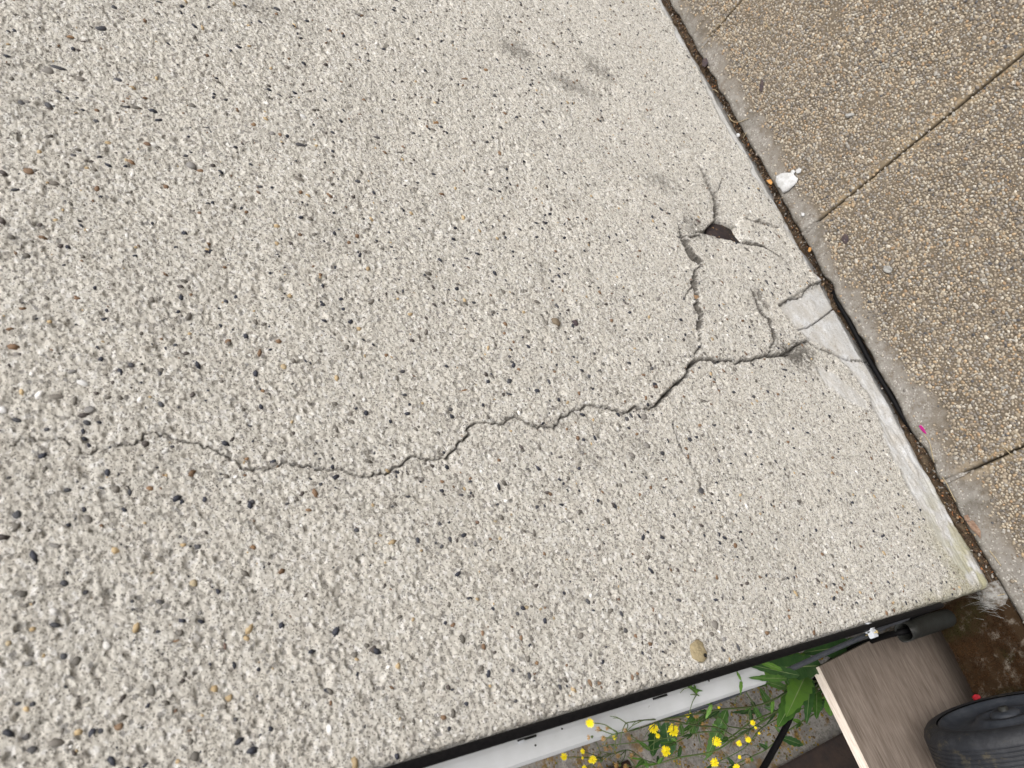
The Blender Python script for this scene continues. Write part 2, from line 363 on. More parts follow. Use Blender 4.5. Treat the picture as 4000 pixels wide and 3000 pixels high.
main = [(-90, 1760), (0, 1744), (36, 1744), (63, 1735), (79, 1711), (108, 1707), (167, 1711), (253, 1711), (289, 1739), (321, 1768), (357, 1771), (384, 1750), (448, 1746), (479, 1735), (529, 1732), (542, 1716), (597, 1686), (646, 1691), (678, 1712), (723, 1723), (741, 1732), (787, 1734), (850, 1762), (904, 1789), (936, 1807), (945, 1829), (986, 1839),
        (1000, 1827), (1032, 1835), (1086, 1823), (1104, 1807), (1131, 1809), (1145, 1818), (1226, 1820), (1240, 1832), (1271, 1825), (1298, 1836), (1316, 1829), (1339, 1832), (1362, 1845), (1393, 1853), (1429, 1857), (1479, 1852), (1520, 1845), (1547, 1823), (1583, 1802), (1610, 1784), (1633, 1782), (1656, 1791), (1705, 1791), (1732, 1783), (1755, 1784), (1769, 1762), (1787, 1737), (1827, 1703), (1830, 1671), (1845, 1660), (1877, 1651), (1940, 1649), (1954, 1658), (1976, 1646),
        (2000, 1632), (2027, 1635), (2050, 1644), (2086, 1665), (2136, 1665), (2170, 1673), (2185, 1644), (2194, 1628), (2226, 1619), (2240, 1605), (2271, 1601), (2287, 1580), (2316, 1580), (2357, 1587), (2407, 1601), (2439, 1612), (2457, 1607), (2475, 1592), (2511, 1594), (2552, 1594), (2570, 1576)]
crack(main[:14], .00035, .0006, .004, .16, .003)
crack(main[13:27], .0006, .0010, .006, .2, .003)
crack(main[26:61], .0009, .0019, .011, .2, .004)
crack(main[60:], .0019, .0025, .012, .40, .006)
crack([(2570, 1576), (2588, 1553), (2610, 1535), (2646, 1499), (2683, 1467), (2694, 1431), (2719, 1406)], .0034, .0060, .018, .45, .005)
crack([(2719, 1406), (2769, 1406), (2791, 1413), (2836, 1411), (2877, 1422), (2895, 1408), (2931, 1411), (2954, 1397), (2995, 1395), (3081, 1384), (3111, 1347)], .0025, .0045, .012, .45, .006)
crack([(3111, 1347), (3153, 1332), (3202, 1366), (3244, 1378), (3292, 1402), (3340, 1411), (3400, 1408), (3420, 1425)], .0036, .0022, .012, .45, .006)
crack([(2653, 877), (2659, 925), (2677, 968), (2701, 1010), (2725, 1028)], .0022, .0050, .012, .6, .006, shade_lip=1.5)
crack([(2725, 1028), (2713, 1076), (2707, 1118), (2719, 1155), (2713, 1197), (2735, 1233), (2725, 1287)], .0018, .0034, .010, .55, .005, shade_lip=1.5)
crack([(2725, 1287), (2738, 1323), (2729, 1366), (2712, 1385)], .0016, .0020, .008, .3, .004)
crack([(2735, 654), (2762, 708), (2786, 763), (2795, 805), (2795, 865)], .0010, .0040, .010, .7, .009, shade_lip=1.5)
crack([(2900, 950), (2930, 956), (2979, 980), (3009, 998), (3045, 1016), (3065, 1040)], .0060, .0018, .016, .5, .005, shade_lip=1.5)
crack([(2924, 1142), (2949, 1191), (2961, 1227), (2997, 1263), (3006, 1293), (3015, 1335)], .0028, .0046, .010, .7, .010, shade_lip=1.5)
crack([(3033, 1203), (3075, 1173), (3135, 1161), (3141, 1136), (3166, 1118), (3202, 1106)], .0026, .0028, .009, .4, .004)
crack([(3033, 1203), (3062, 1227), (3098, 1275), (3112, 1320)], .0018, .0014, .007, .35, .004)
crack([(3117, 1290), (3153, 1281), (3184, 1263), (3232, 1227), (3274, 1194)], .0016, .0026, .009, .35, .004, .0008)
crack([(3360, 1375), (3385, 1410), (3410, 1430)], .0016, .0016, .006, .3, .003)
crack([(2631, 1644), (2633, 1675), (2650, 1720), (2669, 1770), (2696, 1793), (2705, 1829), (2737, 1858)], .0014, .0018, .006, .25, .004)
crack([(2660, 930), (2690, 940), (2725, 925)], .003, .004, .006, .45, .012, shade_lip=1.1)
crack([(2905, 862), (2960, 868), (3040, 893)], .0024, .0014, .006, .6, .008, shade_lip=1.2)
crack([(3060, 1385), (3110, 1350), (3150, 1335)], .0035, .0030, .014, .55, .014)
crack([(3015, 1335), (3005, 1362), (2992, 1396)], .0026, .0022, .009, .5, .006, shade_lip=1.3)
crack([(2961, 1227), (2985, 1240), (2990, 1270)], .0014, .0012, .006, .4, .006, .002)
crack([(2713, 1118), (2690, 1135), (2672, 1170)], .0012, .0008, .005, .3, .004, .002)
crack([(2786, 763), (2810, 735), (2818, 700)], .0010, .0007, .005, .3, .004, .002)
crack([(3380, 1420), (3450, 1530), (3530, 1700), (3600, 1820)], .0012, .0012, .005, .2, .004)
H -= CR
def crop(x0, y0, sc, s):
    out = []
    for it in s.split(';'):
        f = it.split(); out.append((x0 + float(f[0]) / sc, y0 + float(f[1]) / sc, float(f[2]) / sc, (float(f[3]) if len(f) > 4 else float(f[2]) * .75) / sc, f[-1]))
    return out
known = []
known += crop(0, 0, 2.212, '985 55 20 18 D;1380 15 26 12 D;870 240 34 25 D;515 580 52 20 D;410 600 36 28 G;1020 685 26 18 D;520 790 26 16 D;420 915 20 30 D;175 890 26 D;1090 925 24 12 D;1170 930 34 13 G;825 1045 24 13 D;635 1335 18 D;1655 1430 36 34 G;250 1475 30 26 B;470 1580 34 22 G;130 1640 32 14 D;1725 1470 28 15 B;700 680 28 24 G;235 880 20 G;1605 1345 16 D;1950 860 16 D;2190 1075 20 24 B;1265 1245 30 20 B;615 318 24 16 B;1340 1245 34 W;1010 400 18 W;1660 905 24 G;1050 155 20 G')
known += crop(1000, 0, 2.212, '1280 150 20 14 D;1100 420 20 D;870 380 16 D;630 248 17 D;180 75 24 18 D;880 130 20 10 D;1195 65 14 D;1690 675 14 D;1805 670 34 12 B;1195 850 20 12 D;1565 885 18 11 D;1530 1110 30 15 G;1555 1055 26 14 B;1605 1090 22 16 D;1365 1140 18 D;205 825 24 11 D;665 1140 18 D;385 1250 42 18 D;1050 1175 24 14 D;135 1155 24 18 G;380 1550 42 26 G;880 1565 26 14 D;1225 1412 18 10 G;1400 1570 16 D;35 1610 22 D;2115 1315 16 25 B;2070 825 20 14 D;2000 1215 20 12 D;1255 1305 34 8 G;735 708 14 B;410 1005 28 W;1985 600 20 B')
known += crop(0, 1400, 2.212, '150 520 38 18 D;755 550 32 20 D;1135 55 28 D;620 115 36 15 G;1395 385 22 28 D;740 205 60 30 W;1380 130 17 20 D;2160 575 22 14 D;140 1340 36 36 D;760 1380 46 40 G;465 1605 52 24 G;880 1110 24 D;1125 1150 18 26 D;1300 1115 30 22 B;580 1130 34 18 D;1490 760 18 12 D;1560 1530 17 D;1590 1600 24 T;1715 1615 28 28 D;1655 1610 16 D;2180 1240 24 D;75 1025 22 12 D;480 320 60 22 G;780 435 45 32 G;2120 1005 15 B;30 430 40 30 W;1390 665 14 D;2135 860 20 B;2190 1630 26 B;1415 1005 14 B;410 605 20 D;1915 990 14 D')
known += crop(0, 2250, 2.212, '1680 55 32 34 T;185 150 42 26 G;215 250 26 G;745 130 24 D;1385 215 38 18 D;475 415 42 18 D;1145 215 16 D;1150 285 14 D;1225 290 18 G;1730 310 26 G;1370 475 20 12 D;2135 530 28 24 T;550 685 30 22 D;665 730 38 34 G;1405 665 13 D;1525 555 32 11 B;275 660 22 G;1325 975 32 46 G;1860 970 32 30 T;1985 1040 30 30 T;1950 600 18 28 B;285 1100 22 D;150 1100 28 12 D;750 1060 30 22 G;1520 1160 20 B;870 1335 22 D;1230 1305 16 D;1030 1290 34 28 B;225 1380 30 22 D;470 1435 70 26 G;280 1500 44 25 D;1690 1560 42 32 G;1640 1335 28 8 B;2040 1235 20 D;560 55 30 D;290 450 26 T;70 575 24 T;380 680 20 T;930 590 40 W;250 745 32 18 G')
known += crop(1000, 1400, 2.212, '240 65 28 26 T;60 275 18 14 B;320 213 12 D;1275 110 28 16 D;1280 312 28 12 D;1445 380 18 T;1683 435 28 18 D;1800 270 46 9 B;2190 195 34 D;2190 300 30 14 D;835 545 26 G;820 475 20 G;615 705 13 D;520 815 15 D;555 860 20 9 D;565 1080 20 D;1610 815 28 G;1430 1035 30 26 G;1620 1055 28 18 B;1815 1115 14 20 T;1780 1170 26 14 D;1855 1185 18 G;1320 1185 26 14 D;1210 1190 15 G;1865 1055 22 12 D;2095 1255 15 D;1590 1425 22 17 D;2075 1400 20 T;1920 1410 20 B;200 1370 34 22 G;875 1480 27 24 D;1685 1560 18 26 D;1610 1620 22 20 D;1560 1590 14 D;1900 1590 28 20 G;2030 1555 17 B;2115 1550 24 T;280 1245 26 11 D;1190 1270 14 D;150 910 40 20 G;460 1305 34 14 B;2065 350 10 T;370 505 34 W;470 1130 0 0 D'.replace(';470 1130 0 0 D', ''))
known += crop(2000, 1300, 2.212, '325 420 18 28 D;670 372 22 20 D;712 178 15 D;370 335 15 B;1015 265 16 D;790 268 14 18 G;760 322 20 D;1210 312 16 19 D;1135 365 22 10 B;1240 465 22 15 B;1275 423 12 D;480 598 20 T;650 595 22 W;1145 715 36 34 G;1040 705 14 26 D;1000 738 22 22 D;1165 850 22 16 G;1620 800 24 16 B;1590 900 16 D;1535 920 22 20 D;1305 1043 24 20 D;1165 970 38 32 G;1040 1060 30 26 G;615 1030 22 G;1105 1400 13 15 B;1640 1360 27 24 D;1315 1335 20 12 D;225 1500 20 D;290 1490 10 17 D;600 1540 18 G;1865 1395 17 10 D;2155 1415 14 B;1750 400 13 18 D;1920 515 13 D;2085 550 18 13 D;2060 855 13 18 D;1030 1205 16 D;145 1170 15 D;350 1035 10 14 D;420 1070 13 D;230 830 14 B;330 590 10 D;1745 800 16 D;2115 590 18 T;1085 868 20 B')
known += crop(2000, 2300, 1.843, '555 85 17 22 D;800 175 14 24 D;825 295 25 17 D;500 330 28 22 G;45 175 20 D;100 135 30 18 T;305 208 16 T;68 352 13 22 B;1070 195 15 20 W;1465 262 32 32 G;1105 315 15 11 D;1205 80 20 11 D;1140 398 15 8 D;1630 420 14 25 D;1515 430 8 16 D;125 625 16 25 D;348 655 28 15 G;350 705 14 20 D;565 675 16 25 B;635 675 18 B;870 635 10 18 B;930 695 11 D;760 670 12 D;60 905 20 38 D;25 805 17 D;180 535 16 B;395 550 12 B;2000 200 12 18 B;1740 170 12 G;1530 360 20 18 G;1835 318 18 12 B;2180 110 12 D;1440 325 20 12 G;295 330 12 G;685 415 10 D;1130 550 10 D;240 135 12 B;205 145 13 T;780 70 14 10 B;570 480 12 D;165 610 12 B')
known += crop(1800, 1000, 3.687, '80 20 42 30 D;625 505 24 30 G;1100 655 50 28 G;1395 710 24 44 D;200 660 32 26 D;480 645 38 26 G;440 555 22 B;1330 360 28 D;1985 458 28 16 D;2175 540 20 B;1495 255 22 D;1245 955 30 40 G;965 1075 32 52 G;470 795 44 34 G;535 825 14 22 D;650 770 34 16 D;225 915 20 D;1325 635 16 B;700 1450 28 D;740 1520 28 24 D;310 1465 16 32 B;1925 1400 24 D;2055 1550 18 30 D;1205 1355 22 13 D;1295 540 27 G;635 1100 26 B;460 1165 40 24 G')
known += crop(2400, 600, 1.659, '545 410 12 T;545 438 13 B;285 940 18 G;455 937 14 D;80 970 16 G;680 588 18 G;840 635 18 G;375 618 14 G;965 845 10 15 D;245 1390 12 D;190 1437 13 B;265 1510 18 B;135 1262 13 T;95 1360 12 D;480 172 10 D;345 385 12 D;1100 1398 22 8 D;1580 1250 0 0 D;900 1575 14 D;770 1548 12 D;565 1605 14 G;60 120 10 G;650 1355 16 D;530 930 14 20 B'.replace('1580 1250 0 0 D;', ''))
KP = []
for (px, py, a, b, key) in known:
    p = un(px, py); d = np.linalg.norm(p - CAMP); mm = d / FP
    if p[0] < .018 or p[2] > 1.65: continue
    # photo axes: right = down the wall, up = along the wall; lengthened for the slant of the view
    sz = 1 / max(.4, abs((CAMP - p)[1]) / d) ** .6
    KP.append((p[0], p[2], b * mm * 1.32, a * mm * sz * 1.02, rnd.uniform(-.4, .4), key))
while len(KP) < 300:
    x_, z_ = rnd.uniform(.02, 1.5), rnd.uniform(.06, 1.45)
    r = rnd.uniform(.0026, .0042); KP.append((x_, z_, r * rnd.uniform(1, 1.7), r, rnd.uniform(0, 3.1), rnd.choices('DGBTW', (38, 30, 16, 8, 6))[0]))
PB = []
for (x_, z_, a, b, th_, key) in KP:        # every pebble sits in a shallow bed of its own
    s_ = win(x_, z_, max(a, b) * 1.5); X = U[s_[1]][None, :] - x_; Y = Z[s_[0]][:, None] - z_
    c, q = math.cos(th_), math.sin(th_); d = np.sqrt(((X * c - Y * q) / a) ** 2 + ((X * q + Y * c) / b) ** 2)
    if d.size == 0: PB.append(0.); continue
    lvl = float(np.mean(H[s_])); w_ = sm(1.25, .85, d).astype(np.float32)
    H[s_] = H[s_] * (1 - w_) + w_ * (lvl - .0012 + .25 * (H[s_] - lvl)); PB.append(lvl - .0006)
# soft grey smudges
for x, y, a, b, th, s in [(2010, 195, 60, 32, .6, .55), (2340, 270, 60, 40, .7, .5), (2240, 335, 90, 28, .2, .45), (2590, 715, 70, 28, .3, .45), (3110, 1395, 80, 40, 0, .75), (2725, 900, 60, 40, .5, .5), (3140, 1370, 50, 30, 0, .6), (2490, 1740, 70, 45, 0, .22), (2310, 1780, 60, 45, 0, .2), (2190, 1255, 34, 28, 0, .2), (2700, 1360, 30, 50, 0, .25), (2700, 880, 45, 60, .3, .3), (110, 430, 60, 30, 0, .22), (1000, 30, 70, 40, 0, .3), (2960, 1170, 25, 40, 0, .5), (2800, 2440, 500, 14, 0, 0)]:
    p = un(x, y); mmpx = np.linalg.norm(p - CAMP) / FP; a *= mmpx * 1.3; b *= mmpx * 1.6
    s_ = win(p[0], p[2], max(a, b) * 1.6); X = U[s_[1]][None, :] - p[0]; Y = Z[s_[0]][:, None] - p[2]
    d = np.sqrt((X / b) ** 2 + (Y / a) ** 2) + (vnoise(.012, 60)[s_] + vnoise(.004, 61)[s_] + vnoise(.0022, 68)[s_] * 1.3) * .9
    ST[s_] = np.maximum(ST[s_], 1.25 * s * np.clip(1.2 - d, 0, 1))
ST = np.maximum(ST, sm(.010, .0, ZZ + vnoise(.03, 62) * .014) * .55)
ST = np.maximum(ST, sm(.62, .9, vnoise(.05, 63) + .5 + vnoise(.01, 64) * .4) * .07)
ALG = sm(.30, .0, XX) * sm(.20, .0, ZZ) * sm(.25, .65, vnoise(.03, 65) + .5 + vnoise(.008, 66) * .5) * .95
ALG = np.maximum(ALG, sm(.03, .0, XX + vnoise(.02, 67) * .02) * sm(.5, .1, ZZ) * .6)
H -= sm(.008, -.012, ZZ + wob * .6) * .008      # ragged lower edge
# position
x = np.where(U >= R0, U, 0.); y = np.zeros(NU); nx = np.zeros(NU); ny = -np.ones(NU)
th = np.clip((R0 + XO - U) / R0, 0, math.pi / 2)
arc = U < R0 + XO
x = np.where(arc, XO + R0 - R0 * np.sin(th), U); y = np.where(arc, R0 - R0 * np.cos(th), 0); nx = np.where(arc, -np.sin(th), 0); ny = -np.cos(th)
beyond = U < R0 + XO - R0 * math.pi / 2
y = np.where(beyond, R0 + (R0 + XO - R0 * math.pi / 2 - U), y); x = np.where(beyond, XO, x); nx = np.where(beyond, -1, nx); ny = np.where(beyond, 0, ny)
Hs = H.astype(np.float64)
V = np.empty((NZ, NU, 3)); V[..., 0] = x[None, :] + nx[None, :] * Hs; V[..., 1] = y[None, :] + ny[None, :] * Hs; V[..., 2] = ZZ
ii = np.arange(NU - 1); jj = np.arange(NZ - 1)
a = (jj[:, None] * NU + ii[None, :]).ravel(); F = np.stack([a, a + 1, a + NU + 1, a + NU], 1)
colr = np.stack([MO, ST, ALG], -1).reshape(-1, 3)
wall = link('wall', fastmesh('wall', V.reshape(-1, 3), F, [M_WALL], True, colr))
tag(wall, 'cream rough cast wall with scattered dark pebbles, cracked and chipped near its foot', 'wall')
def hat(u, z):
    i = min(max(np.searchsorted(U, u), 1), NU - 1); j = min(max(np.searchsorted(Z, z), 1), NZ - 1)
    s = H[max(j - 2, 0):j + 3, max(i - 2, 0):i + 3]; return float(np.median(s))
# body behind the face so the wall is solid
def box(name, lo, hi, mats, parent=None, bev=0):
    lo = np.array(lo, float); hi = np.array(hi, float); b = min(bev, *( (hi - lo) / 2.01))
    if bev:
        import bmesh
        bm = bmesh.new(); bmesh.ops.create_cube(bm, size=1)
        for v in bm.verts: v.co = Vector([(lo[i] + hi[i]) / 2 + v.co[i] * (hi - lo)[i] for i in range(3)])
        bmesh.ops.bevel(bm, geom=list(bm.edges), offset=b, segments=2, affect='EDGES')
        me = bpy.data.meshes.new(name); bm.to_mesh(me); bm.free()
        for m in mats: me.materials.append(m)
    else:
        Vb = [(a_, b_, c_) for a_ in (lo[0], hi[0]) for b_ in (lo[1], hi[1]) for c_ in (lo[2], hi[2])]
        me = fastmesh(name, Vb, [(0, 1, 3, 2), (4, 6, 7, 5), (0, 4, 5, 1), (2, 3, 7, 6), (0, 2, 6, 4), (1, 5, 7, 3)], mats, False)
    return link(name, me, parent)
box('wall_core', (.022, .025, -.04), (4.2, .29, 2.69), [M_CONC], wall)

# ------------------------------------------------------------------ pebbles
def dome_template(seg, rings, full=False):
    V = [(0, 0, 1)]; F = []
    top = math.pi if full else math.pi * .5
    for r in range(1, rings + 1):
        ph = top * r / (rings + (1 if full else 0))
        for s in range(seg): an = 2 * math.pi * (s + .5 * (r % 2)) / seg; V.append((math.sin(ph) * math.cos(an), math.sin(ph) * math.sin(an), math.cos(ph)))
    for s in range(seg): F.append((0, 1 + s, 1 + (s + 1) % seg))
    for r in range(rings - 1):
        b = 1 + r * seg; t = b + seg
        for s in range(seg):
            s2 = (s + 1) % seg
            if (r + 1) % 2: F += [(b + s, t + s, b + s2), (b + s2, t + s, t + s2)]
            else: F += [(b + s, t + s, t + s2), (b + s, t + s2, b + s2)]
    if full:
        V.append((0, 0, -1)); b = 1 + (rings - 1) * seg
        for s in range(seg): F.append((b + s, len(V) - 1, b + (s + 1) % seg))
    return np.array(V, float), np.array(F)
def lumpy(V, amt, g):
    d = g.normal(0, 1, (5, 3)); d /= np.linalg.norm(d, axis=1)[:, None]; o = np.ones(len(V))
    for q in d: o -= amt * np.clip(V @ q - .55, 0, 1) * g.uniform(.6, 1.8)
    return V * o[:, None]
DOMES = []
dv, df = dome_template(8, 3, True)
for i in range(14):
    g = np.random.default_rng(100 + i); DOMES.append(lumpy(dv, .55, g))
dmesh = {}
def pebmesh(key, mat):
    i = rnd.randrange(14)
    if (key, i) not in dmesh: dmesh[(key, i)] = fastmesh('pebble', DOMES[i], df, [mat], True)
    return dmesh[(key, i)]
for (x_, z_, a, b, th_, key), lvl in zip(KP, PB):
    dep = max(.0024, min(a, b) * rnd.uniform(.5, .75))
    o = link('pebble', pebmesh(key, PM[key]), wall, (x_, -lvl + dep * rnd.uniform(.15, .5), z_), None, (a, b, dep))
    o.rotation_euler = (math.radians(90) + rnd.uniform(-.12, .12), th_, 0)
def scatter_mesh(name, items, mat, parent=None, tv=None, tf=None, smooth=True):
    "items: (pos, 3x3 matrix, colour) -> one joined mesh"
    n = len(items); P = np.array([i[0] for i in items]); Mx = np.array([i[1] for i in items]); C = np.array([i[2] for i in items])
    T = tv if isinstance(tv, list) else [tv]; idx = rng.integers(0, len(T), n); T = np.array(T)[idx]
    V = np.einsum('nij,nvj->nvi', Mx, T) + P[:, None, :]; nv = T.shape[1]
    F = (tf[None] + (np.arange(n) * nv)[:, None, None]).reshape(-1, tf.shape[1])
    return link(name, fastmesh(name, V.reshape(-1, 3), F, [mat], smooth, np.repeat(C, nv, 0)), parent)
lv, lf = dome_template(6, 2, False); LOW = [lumpy(lv, .5, np.random.default_rng(200 + i)) for i in range(12)]
PALW = [((.030, .032, .042), 36), ((.13, .12, .105), 30), ((.16, .10, .06), 12), ((.38, .29, .17), 10), ((.6, .59, .57), 7), ((.07, .06, .055), 12)]
its = []
for _ in range(9000):
    x_, z_ = rnd.uniform(.008, 1.7), rnd.uniform(.02, 1.55); r = .0009 + rnd.random() ** 2.4 * .0028
    if MO[min(np.searchsorted(Z, z_), NZ - 1), min(np.searchsorted(U, x_), NU - 1)] > .4: continue
    a_ = r * rnd.uniform(1, 1.9); th = rnd.uniform(0, 3.14); c, s = math.cos(th), math.sin(th)
    dp = r * .6; h = hat(x_, z_)
    Mx = np.array([[c * a_, -s * r, 0], [0, 0, -dp], [s * a_, c * r, 0]])
    cc = np.array(rnd.choices([q[0] for q in PALW], [q[1] for q in PALW])[0]) * rnd.uniform(.8, 1.25)
    its.append(((x_, -h + .0001, z_), Mx, cc))
tag(scatter_mesh('small_pebbles', its, M_AGGS, wall, LOW, lf[:, ::-1]), kind='stuff')
# rusted steel showing in the broken-out hole
pr = [un(px, py) for px, py in [(2780, 885), (2790, 868), (2830, 876), (2862, 893), (2876, 915), (2900, 944), (2925, 958), (2890, 957), (2830, 940), (2785, 925)]]
cen = np.mean(pr, 0); rv = [(cen[0], .004, cen[2])] + [(p[0] + (p[0] - cen[0]) * .12, .0065 + .001 * math.sin(i), p[2] + (p[2] - cen[2]) * .12) for i, p in enumerate(pr)]
rf = [(0, 1 + i, 1 + (i + 1) % len(pr)) for i in range(len(pr))]
rb = len(rv); rv2 = rv + [(v[0], v[1] + .004, v[2]) for v in rv[1:]]
for i in range(len(pr)): j = (i + 1) % len(pr); rf += [(1 + i, rb + i, rb + j), (1 + i, rb + j, 1 + j)]
rv2 = [(v[0], v[1] + .0015 * math.sin(v[0] * 900) - .002 * (i == 0), v[2]) for i, v in enumerate(rv2)]
tag(link('rusty_steel_bar', fastmesh('rusty_steel_bar', rv2, rf, [M_RUST], True), wall), 'rusted brown steel exposed in the broken hole')

# ------------------------------------------------------------------ ground and paving
gx_, gy_ = (-60, -1.6, .0, 60), (-60, .0, .245, 60); gv = [(x_, y_, -.14) for y_ in gy_ for x_ in gx_]
gf = [(j * 4 + i, j * 4 + i + 1, j * 4 + i + 5, j * 4 + i + 4) for j in range(3) for i in range(3) if (i, j) != (1, 1)]
tag(link('ground', fastmesh('ground', gv, gf, [M_CONC], False)), 'old grey concrete ground', kind='structure')
tv_ = [(x_, y_, z_) for z_ in (-.14, -.55) for x_, y_ in ((-1.6, 0), (0, 0), (0, .245), (-1.6, .245))]
tag(link('drain_trench', fastmesh('drain_trench', tv_, [(0, 1, 5, 4), (1, 2, 6, 5), (2, 3, 7, 6), (3, 0, 4, 7), (4, 5, 6, 7)], [M_SOIL], False)), 'dark narrow trench between the mossy kerb and the path', kind='structure')
def gnoise(X, Y, scale, seed):
    g = np.random.default_rng(seed); L = g.random((256, 256)); a = (X / scale) % 255; b = (Y / scale) % 255
    ia = a.astype(int); ib = b.astype(int); fa = a - ia; fb = b - ib; fa = fa * fa * (3 - 2 * fa); fb = fb * fb * (3 - 2 * fb)
    return (L[ib, ia] * (1 - fa) + L[ib, ia + 1] * fa) * (1 - fb) + (L[ib + 1, ia] * (1 - fa) + L[ib + 1, ia + 1] * fa) * fb - .5
paving = empty('paving', (0, 0, 0)); tag(paving, kind='structure')
box('bedding', (-2.0, -3.1, -.135), (3.7, .01, -.045), [M_BED], paving)
YF = -.016                                    # wall side edge of the paving
JX = [.198 - .6, .198, .797, 1.397, 1.997]
HF = [(-10, 0)]
def slab_surface(x0, x1, y0, y1, lift, fine):
    st = .004 if fine else .02
    xs = np.linspace(x0, x1, max(2, int((x1 - x0) / st))); ys = np.linspace(y0, y1, max(2, int((y1 - y0) / st)))
    X, Y = np.meshgrid(xs, ys)
    edge = np.minimum.reduce([X - x0, x1 - X, Y - y0, y1 - Y])
    front = y1 - Y if abs(y1 - YF) < .01 else np.full_like(Y, 9.)
    n1 = gnoise(X + 9, Y + 9, .05, 300); n2 = gnoise(X + 9, Y + 9, .012, 301); n3 = gnoise(X + 9, Y + 9, .004, 302)
    mw = .040 + .022 * np.clip((.5 - X) / .5, 0, 1.2)      # the cement smear is wider near the corner
    cem = sm(.030, -.030, front - mw + n1 * .045 + n2 * .022)
    side = np.minimum(X - x0, x1 - X)
    tan = sm(.018, .004, side + n2 * .02) * (1 - cem)
    dirt = np.clip(sm(.005, -.001, edge + n3 * .004) + sm(.014, .003, front + n2 * .012) * .5, 0, 1)
    dirt = np.maximum(dirt, sm(.68, .95, gnoise(X + 4, Y + 4, .09, 305) + .5 + n2 * .5) * .35)
    zz = lift + n1 * .0015 + n2 * .0010 + n3 * .0003 - sm(.006, 0, edge) ** 2 * .005 + cem * .003 - .0035 * sm(.1, 0, front) 
    ragged = np.zeros_like(X)
    if front.min() < 1: ragged = sm(.02, 0, front) * (gnoise(X + 3, Y * 0 + 2, .03, 310) * .009 + gnoise(X + 3, Y * 0 + 2, .016, 311) * .002)
    Vs = np.stack([X, Y + ragged, zz], -1); ny_, nx_ = X.shape
    a = (np.arange(ny_ - 1)[:, None] * nx_ + np.arange(nx_ - 1)[None]).ravel(); Fs = np.stack([a, a + 1, a + nx_ + 1, a + nx_], 1)
    Vs = Vs.reshape(-1, 3); cs = np.stack([cem, tan, dirt], -1).reshape(-1, 3)
    # skirt
    ring = np.concatenate([np.arange(nx_), np.arange(1, ny_) * nx_ + nx_ - 1, (ny_ - 1) * nx_ + np.arange(nx_ - 2, -1, -1), np.arange(ny_ - 2, 0, -1) * nx_])
    low = Vs[ring].copy(); low[:, 2] = -.044; b0 = len(Vs); m = len(ring); i = np.arange(m); j = (i + 1) % m
    Fk = np.stack([ring[i], b0 + i, b0 + j, ring[j]], 1)
    return np.concatenate([Vs, low]), np.concatenate([Fs, Fk]), np.concatenate([cs, np.tile([0, .3, 1.], (m, 1))])
def in_view(p, wide=1.0):
    q = RM @ (np.array(p) - CAMP); 
    if q[2] > -.1: return False
    u, v = q[0] / -q[2] * FP, q[1] / -q[2] * FP; return abs(u) < 2500 * wide and abs(v) < 2000 * wide
JW = .0022
n_agg = 0
